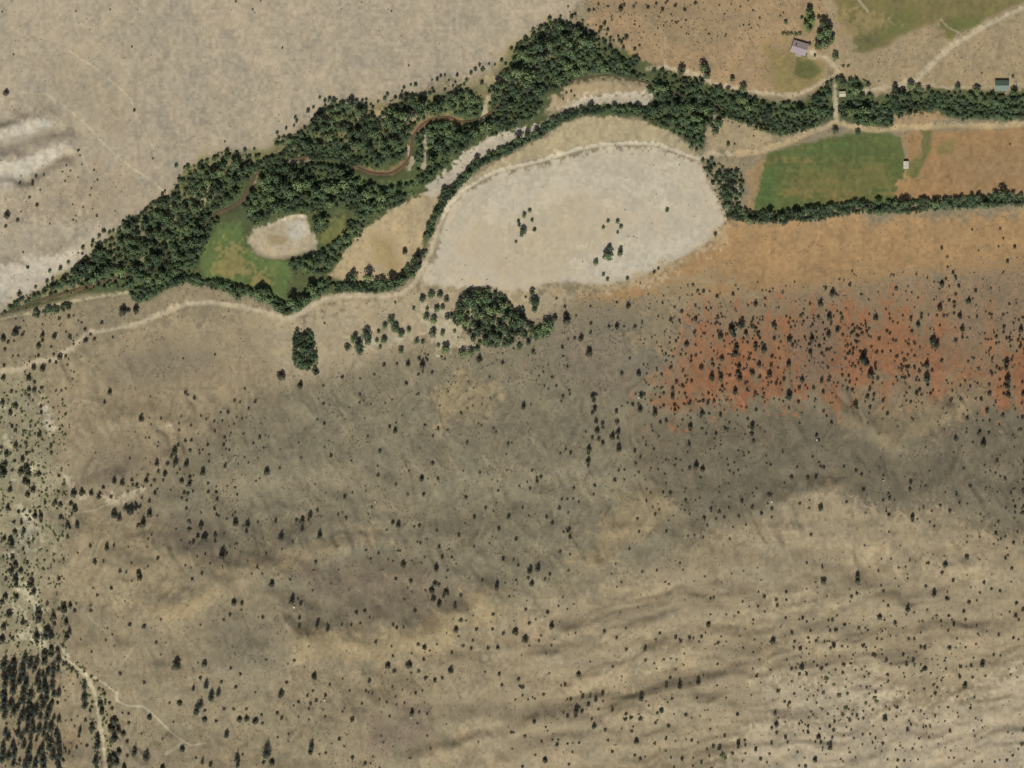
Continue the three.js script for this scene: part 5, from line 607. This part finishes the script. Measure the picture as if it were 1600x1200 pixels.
// ---------------------------------------------------------------- trees and bushes of the dry slopes
const dry = [];
for (const [ox, oy, list] of SQUARES) for (let k = 0; k < list.length; k += 3) { const c = Math.floor(list[k + 2] / 100), r = (list[k + 2] % 100) / 4; dry.push([ox + list[k] / 4, oy + list[k + 1] / 4, r, c]); }
function setting(px, py) {
  if (inside(px, py, HAY_FIELD)) return px < 860 ? 'in the western cluster on the pale hay field' : px < 990 ? 'in the eastern cluster on the pale hay field' : 'alone on the pale hay field';
  if (inside(px, py, RED_SLOPE)) return 'on the rust red slope';
  if (inside(px, py, DARK_SLOPE)) return 'on the dark grey hillside below the red slope';
  if (py < 130 && px > 1000) return px > 1180 && px < 1340 ? 'in the farmhouse yard' : 'on the orange flat north of the creek';
  if (py < 300 && px > 1090) return 'on the flats beside the farm track';
  if (py < 320 && px < 880) return 'on the bare tan plain north of the woods';
  if (py < 470 && px < 260) return 'beside the pale clay bank';
  if (py >= 300 && py < 470 && px > 1130) return 'on the orange slope below the hedge';
  if (px < 300 && py < 620) return 'beside the dirt road in the western scrub';
  if (px > 520 && px < 780 && py > 440 && py < 570) return px < 640 ? 'in the small grove below the dirt road' : 'in the speckled thicket below the hay field';
  if (px < 110 && py >= 600 && py < 1030) return py < 800 ? 'in the gravelly western gully' : 'in the gully above the dry wash';
  if (px < 90 && py >= 1030) return 'in the pine stand west of the dry wash';
  if (px < 215 && py >= 1030) return 'beside the pale dry wash';
  if (px < 260 && py > 730 && py < 830) return 'along the pale bank of the western ravine';
  if (px > 900 && px < 990 && py > 600 && py < 740) return 'in the double row down the grey slope';
  if (inside(px, py, GREY_SLOPE)) return px < 620 ? 'on the grey slope below the rectangular grove' : 'on the broad grey slope below the dark thicket';
  if (py < 640 && px > 840) return 'on the mottled slope under the hay field';
  if (py < 760) return 'on the tan knoll south of the dirt road';
  if (py > 1110 && px > 1180) return 'on the pale flat beyond the ribbed spurs';
  if (px > 760) return px > 1180 ? 'on the brushy flank beside the tan spurs' : 'on the ribbed tan spurs';
  return px < 420 ? 'on the brown slope above the forked trail' : 'on the rounded tan hill below the grey slope';
}
const near = new Map(); for (const t of dry) { const k = `${Math.floor(t[0] / 25)},${Math.floor(t[1] / 25)}`; near.set(k, (near.get(k) || 0) + 1); }
const crowd = (px, py) => { let n = 0; for (let a = -1; a <= 1; a++) for (let b = -1; b <= 1; b++) n += near.get(`${Math.floor(px / 25) + a},${Math.floor(py / 25) + b}`) || 0; return n; };
const standing = (px, py) => { const n = crowd(px, py); return n < 3 ? 'standing alone ' : n > 9 ? 'crowded ' : ''; };
for (let k = 0, n = 0; k < 900 && n < 62; k++) { const px = rr(1, 92), py = rr(1028, 1198), r = rr(3.8, 6.2); if (dry.every(t => Math.hypot(t[0] - px, t[1] - py) > (t[2] + r) * 0.8)) { dry.push([px, py, r, 1]); n++; } }
dry.sort((a, b) => b[2] - a[2]);
let trees = 0, bushes = 0; const scrubRest = [];
for (const [px, py, r, c] of dry) {
  const half = r * S * (r < 3 ? 0.88 : r < 3.6 ? 1.0 : 1.15), where = standing(px, py) + setting(px, py);
  if (c === 1) plant(PINE, 'pine_tree', px, py + 3, half, rr(0.8, 1.05), `${sizeWord(r, 4.5, 5.6)} TONE pine ${where}`, 'pine', `${sizeWord(r, 4.5, 5.6)} TONE pines ${where}`);
  else if (c === 2) plant(GREEN, 'green_bush', px, py + 0.5, half, rr(0.8, 1.1), `TONE bush ${where}`, 'bush', `TONE bushes ${where}`);
  else if (r > 2.6 && (inside(px, py, HAY_FIELD) || (px > 520 && px < 862 && py > 440 && py < 560) || (px > 1180 && py < 130) || (px > 1090 && px < 1160 && py < 240))) plant(COTTON, 'broadleaf_tree', px, py + 1, half * 1.05, rr(0.7, 0.95), `${sizeWord(r, 4, 5.2)} TONE broadleaf ${where}`, 'tree', `${sizeWord(r, 4, 5.2)} TONE broadleaves ${where}`);
  else if (r >= 3.3 && trees < 300) { trees++; plant(JUNIPER, 'juniper_tree', px, py + 1.4, half, rr(0.95, 1.3), `${sizeWord(r, 4, 5.2)} TONE juniper ${where}`, 'juniper', `${sizeWord(r, 4, 5.2)} TONE junipers ${where}`); }
  else if (bushes < 300) { bushes++; plant(SCRUB, 'scrub_bush', px, py + 0.8, half, rr(1.2, 1.7), `TONE scrub bush ${where}`, 'bush', `TONE scrub bushes ${where}`); }
  else scrubRest.push([px, py + 0.6, half, rr(1.1, 1.6)]);
}
// faint low bushes that no one could count
const faint = [[40, 1000, 1300, 440, 630, 260], [30, 1000, 1200, 600, 800, 150], [40, 0, 110, 600, 1030, 170], [30, 800, 1600, 880, 1200, 260], [30, 0, 130, 1030, 1200, 130], [30, 1300, 1600, 420, 640, 170], [20, 650, 900, 520, 640, 70], [20, 200, 420, 650, 900, 110], [10, 400, 800, 620, 1200, 140], [20, 1350, 1600, 620, 880, 110], [20, 890, 1190, 0, 60, 60], [10, 0, 160, 250, 350, 30], [20, 1240, 1480, 960, 1180, 140], [20, 20, 130, 480, 600, 40]];
for (const [, x0, x1, y0, y1, n] of faint) for (let k = 0; k < n; k++) scrubRest.push([rr(x0, x1), rr(y0, y1), rr(0.55, 1.15), rr(0.9, 1.5)]);
for (let k = 0; k < 1100; k++) { const px = rr(1030, 1600), py = rr(490, 640); if (fbm(px / 12 + 4, py / 44 + 2, 2) > 0.53 && rnd() < 0.85 * step(640, 560, py) + 0.15) scrubRest.push([px, py, rr(0.7, 1.5), rr(1.1, 1.7)]); }
mass(SCRUB, 'low_scrub', scrubRest.filter(([px, py]) => !inside(px, py, HAY_FIELD)), 'scattered low dark scrub dotting the dry slopes', 'scrub');
const gully = []; for (let k = 0; k < 620; k++) { const py = rr(600, 1040), px = rr(0, 105); if (fbm(px / 18 + 2, py / 30 + 6, 2) > 0.42) gully.push([px, py, rr(0.5, 1.4), rr(0.8, 1.4)]); }
for (let k = 0; k < 130; k++) { const t = rnd(), py = 1030 + 170 * t; gully.push([interp([1030, 104, 1060, 139, 1080, 148, 1120, 155, 1200, 165], py) + (rnd() < 0.5 ? -1 : 1) * rr(5, 16), py, rr(0.6, 1.5), rr(0.9, 1.5)]); }
mass(WILLOW, 'gully_shrubs', gully, 'green shrubs crowding the stony gully and dry wash', 'shrubs');
console.log('slopes', dry.length, trees, bushes, scrubRest.length);
{ // sagebrush: grey tufts, thick on the grey slopes and thin on the fields
  const items = [];
  for (let k = 0; k < 300000 && items.length < 45000; k++) {
    const i = Math.floor(rnd() * TW), j = Math.floor(rnd() * TH), q = j * TW + i;
    if (rnd() > brush[q] * step(0.3, 0.62, nMid[q] * 0.7 + nFine[q] * 0.3) * 0.9) continue;
    const px = (i * TEX - 500) / S + 800, py = (j * TEX - 375) / S + 600;
    items.push([px, py, rr(0.3, 0.7), rr(0.35, 0.6)]);
  }
  const tuft = { shapes: [[leafCloud([[0, 0.45, 0, 0.7], [0.35, 0.3, 0.2, 0.5], [-0.3, 0.3, -0.25, 0.5]], 16, 0.75), limb(0, -0.2, 0, 0.08, 0, 0.5, 0, 0.04)]], tones: [[0.165, 0.15, 0.1]] };
  mass(tuft, 'sagebrush', items, 'grey green sagebrush tufts covering the dry slopes', 'sagebrush');
  console.log('sage', items.length);
}
// ---------------------------------------------------------------- buildings, bridge, boulders
const std = (c, rough = 0.85, metal = 0) => new THREE.MeshStandardMaterial({ color: asColor(c), roughness: rough, metalness: metal });
function grainMap(c, spread, nx, ny) {                  // weathered sheet or shingle tone
  const n = 64, d = new Uint8Array(n * n * 4);
  for (let j = 0; j < n; j++) for (let i = 0; i < n; i++) { const v = 1 + spread * (fbm(i / 64 * nx, j / 64 * ny, 3) - 0.5) * 2 + spread * 0.6 * (rnd() - 0.5); const o = (j * n + i) * 4; for (let q = 0; q < 3; q++) d[o + q] = clamp(c[q] * v, 0, 255); d[o + 3] = 255; }
  const t = new THREE.DataTexture(d, n, n); t.colorSpace = THREE.SRGBColorSpace; t.magFilter = THREE.LinearFilter; t.wrapS = t.wrapT = THREE.RepeatWrapping; t.needsUpdate = true; return t;
}
function part(name, geo, mat, parent) { const m = new THREE.Mesh(geo, mat); m.name = name; m.castShadow = m.receiveShadow = true; parent.add(m); return m; }
const boxAt = (w, h, d, x, y, z) => { const g = new THREE.BoxGeometry(w, h, d); g.translate(x, y, z); return g; };
function slope(len, run, rise, side, thick, over) {      // one pitch of a gable roof, ridge along x
  const s = new THREE.Shape(), k = 1 + over / run; s.moveTo(0, 0); s.lineTo(run * k, -rise * k); s.lineTo(run * k, -rise * k + thick); s.lineTo(0, thick); s.closePath();
  const g = new THREE.ExtrudeGeometry(s, { depth: len, bevelEnabled: false }); g.translate(0, 0, -len / 2); g.rotateY(side > 0 ? -Math.PI / 2 : Math.PI / 2); return g;
}
function gabledHouse(name, px, py, turn, L, W, H, rise, o) {
  const x = X(px), z = Z(py), g = new THREE.Group(); let low = 1e9; for (const a of [-1, 0, 1]) for (const b of [-1, 0, 1]) low = Math.min(low, groundY(x + a * L / 2, z + b * W / 2));
  g.name = numbered(name); g.position.set(x, low, z); g.rotation.y = turn; scene.add(g);
  const s = new THREE.Shape(); s.moveTo(-W / 2, -0.3); s.lineTo(W / 2, -0.3); s.lineTo(W / 2, H); s.lineTo(0, H + rise); s.lineTo(-W / 2, H); s.closePath();
  const wall = new THREE.ExtrudeGeometry(s, { depth: L, bevelEnabled: false }); wall.translate(0, 0, -L / 2); wall.rotateY(Math.PI / 2);
  part('wall', wall, o.wall, g);
  const roofMat = o.roof;
  for (const side of [1, -1]) { const r = part('roof_slope', slope(L + 0.8, W / 2, rise, side, 0.16, 0.45), roofMat, g); r.position.y = H + rise + 0.03; for (let k = 1; k < o.ribs; k++) { const rib = part('roof_rib', boxAt(0.07, 0.07, Math.hypot(W / 2 + 0.4, rise), 0, 0, 0), o.rib, r); rib.position.set(-L / 2 + k * L / o.ribs, -rise / 2 + 0.19, side * (W / 4 + 0.2)); rib.rotation.x = side * Math.atan2(rise, W / 2); } }
  part('ridge_cap', boxAt(L + 0.82, 0.1, 0.35, 0, H + rise + 0.21, 0), o.rib, g);
  const opening = (kind, along, w, h, y, face) => { const f = part(kind, boxAt(face % 2 ? 0.12 : w, h, face % 2 ? w : 0.12, 0, 0, 0), o.trim, g); f.position.set(face === 1 ? L / 2 : face === 3 ? -L / 2 : along, y, face === 0 ? W / 2 : face === 2 ? -W / 2 : along); const q = part(kind === 'door' ? 'door_panel' : 'pane', boxAt(face % 2 ? 0.16 : w - 0.2, h - 0.2, face % 2 ? w - 0.2 : 0.16, 0, 0, 0), kind === 'door' ? o.door : o.glass, f); return q; };
  for (const [a, w, h, y, face] of o.windows) opening('window', a, w, h, y, face);
  for (const [a, w, h, face] of o.doors) opening('door', a, w, h, h / 2, face);
  return g;
}
const glass = new THREE.MeshPhysicalMaterial({ color: 0x2a3238, roughness: 0.08, metalness: 0 });
{
  const roof = new THREE.MeshStandardMaterial({ map: grainMap([150, 136, 130], 0.16, 20, 3), roughness: 0.9 });
  const h = gabledHouse('farmhouse', 1249, 75, -0.3, 11.5, 9, 2.7, 1.9, { wall: std([176, 160, 140]), roof, rib: std([138, 124, 118]), trim: std([205, 198, 185]), door: std([96, 62, 44], 0.6), glass, ribs: 9, windows: [[-3.6, 1.4, 1.2, 1.5, 0], [3.4, 1.8, 1.2, 1.5, 0], [-3.2, 1.2, 1.1, 1.5, 2], [2.8, 1.2, 1.1, 1.5, 2], [0.8, 1.3, 1.2, 1.5, 1], [-0.6, 1.3, 1.2, 1.5, 3]], doors: [[0.2, 1.1, 2.2, 0]] });
  part('chimney', boxAt(0.8, 1.7, 0.8, -3, 4.9, -0.9), std([120, 84, 70]), h);
  const porch = part('porch_roof', boxAt(4.6, 0.12, 2.6, 0.6, 2.45, 5.6), std([168, 156, 148]), h);
  for (const a of [-1.5, 2.7]) part('post', boxAt(0.14, 2.7, 0.14, a, 1.1, 6.7), std([200, 190, 175]), porch);
  tag(h, 'farmhouse with a weathered grey gable roof among yard trees', 'house');
  const barnRoof = new THREE.MeshStandardMaterial({ map: grainMap([96, 110, 92], 0.1, 30, 3), roughness: 0.55 });
  const b = gabledHouse('barn', 1565, 134, 0, 10, 7.4, 2.8, 2.2, { wall: std([128, 112, 90]), roof: barnRoof, rib: std([104, 118, 98], 0.6), trim: std([150, 140, 120]), door: std([92, 74, 56]), glass, ribs: 12, windows: [[-3, 1, 0.8, 1.8, 0], [3, 1, 0.8, 1.8, 0]], doors: [[0, 2.4, 2.4, 0]] });
  tag(b, 'barn with a green metal gable roof beside creek trees', 'barn');
  const white = { wall: std([214, 208, 194]), roof: std([208, 202, 188], 0.7), rib: std([208, 202, 188]), trim: std([190, 184, 170]), door: std([150, 144, 130]), glass, ribs: 5 };
  const t = gabledHouse('field_shed', 1415.5, 258, Math.PI / 2, 5, 3.2, 2.5, 0.35, { ...white, windows: [[1.4, 0.7, 0.6, 1.6, 0]], doors: [[-0.8, 0.9, 2, 0]] });
  tag(t, 'small white shed standing in the irrigated field', 'shed');
  const u = gabledHouse('bank_shed', 1316, 147, 0.05, 4.4, 3.4, 2.3, 0.5, { ...white, roof: std([198, 188, 160], 0.7), windows: [[-1.2, 0.7, 0.6, 1.5, 0]], doors: [[0.8, 0.9, 1.9, 0]] });
  tag(u, 'small cream-roofed shed in the trees by the plank bridge', 'shed');
}
{ // plank bridge where the track crosses the creek
  const g = new THREE.Group(), x = X(1305.5), z = Z(171); g.name = 'plank_bridge'; const deck = Math.max(groundY(x, z - 6.5), groundY(x, z + 6.5)) + 0.12; g.position.set(x, deck, z); scene.add(g);
  const tones = [std([196, 180, 148]), std([184, 168, 138]), std([206, 190, 160])], plankG = new THREE.BoxGeometry(3.6, 0.1, 0.4);
  for (const a of [-1.2, 0, 1.2]) part('beam', boxAt(0.26, 0.3, 13.4, a, -0.22, 0), std([120, 100, 78]), g);
  for (let k = 0; k < 30; k++) { const p = part('plank', plankG, tones[Math.floor(rnd() * 3)], g); p.position.set(rr(-0.04, 0.04), rr(0, 0.012), -6.5 + k * 0.448); p.rotation.y = rr(-0.01, 0.01); }
  for (const s of [-1, 1]) { const r = part('rail', boxAt(0.12, 0.16, 13.2, s * 1.72, 0.85, 0), std([150, 132, 104]), g); for (let k = 0; k < 6; k++) part('post', boxAt(0.14, 0.9, 0.14, s * 1.72, 0.4, -6.2 + k * 2.48), std([140, 120, 94]), r); }
  tag(g, 'plank bridge carrying the farm track over the creek', 'bridge');
}
const BOULDERS = [[461, 947, 1.7, 'beside the dark bush on the tan hill crest'], [508, 1092, 1.5, 'beside a juniper on the rounded tan hill'], [643, 1119.5, 1.3, 'below a juniper near the curved gully'], [1204, 783, 1.6, 'at the brow of the dark grey hillside'], [1378, 750, 1.2, 'in the middle of the dark grey hillside'], [1275, 687, 1.3, 'high on the dark grey hillside'], [1063, 489, 1.1, 'among bushes on the mottled slope'], [998, 621, 1.5, 'under the row of bushes on the grey slope'], [1149, 519, 1.3, 'at the upper edge of the red slope'], [1164, 524, 1.2, 'inside the red slope beside a juniper'], [587, 784, 1.2, 'in the open on the grey slope'], [1280, 85.5, 0, '']];
for (const [px, py, r0, where] of BOULDERS) {
  const r = r0 * 0.62;
  if (!r) continue;
  const g = new THREE.IcosahedronGeometry(1, 2), p = g.attributes.position, ox = rnd() * 40;
  for (let k = 0; k < p.count; k++) { const v = new THREE.Vector3().fromBufferAttribute(p, k), q = 0.8 + 0.45 * fbm(v.x * 1.6 + ox + 9, v.y * 1.6 + v.z * 1.3 + 9, 3); p.setXYZ(k, v.x * q, v.y * q * 0.7, v.z * q); }
  g.computeVertexNormals();
  const m = new THREE.Mesh(g, std([204, 195, 178], 0.95)); m.name = numbered('boulder'); m.scale.set(r, r, r * rr(0.75, 1.1)); m.rotation.y = rr(0, 6); const x = X(px), z = Z(py); m.position.set(x, groundY(x, z) + r * 0.25, z); m.castShadow = m.receiveShadow = true;
  tag(m, `pale angular boulder ${where}`, 'boulder', 'boulders on the dry slopes'); scene.add(m);
}
renderer.render(scene, camera);
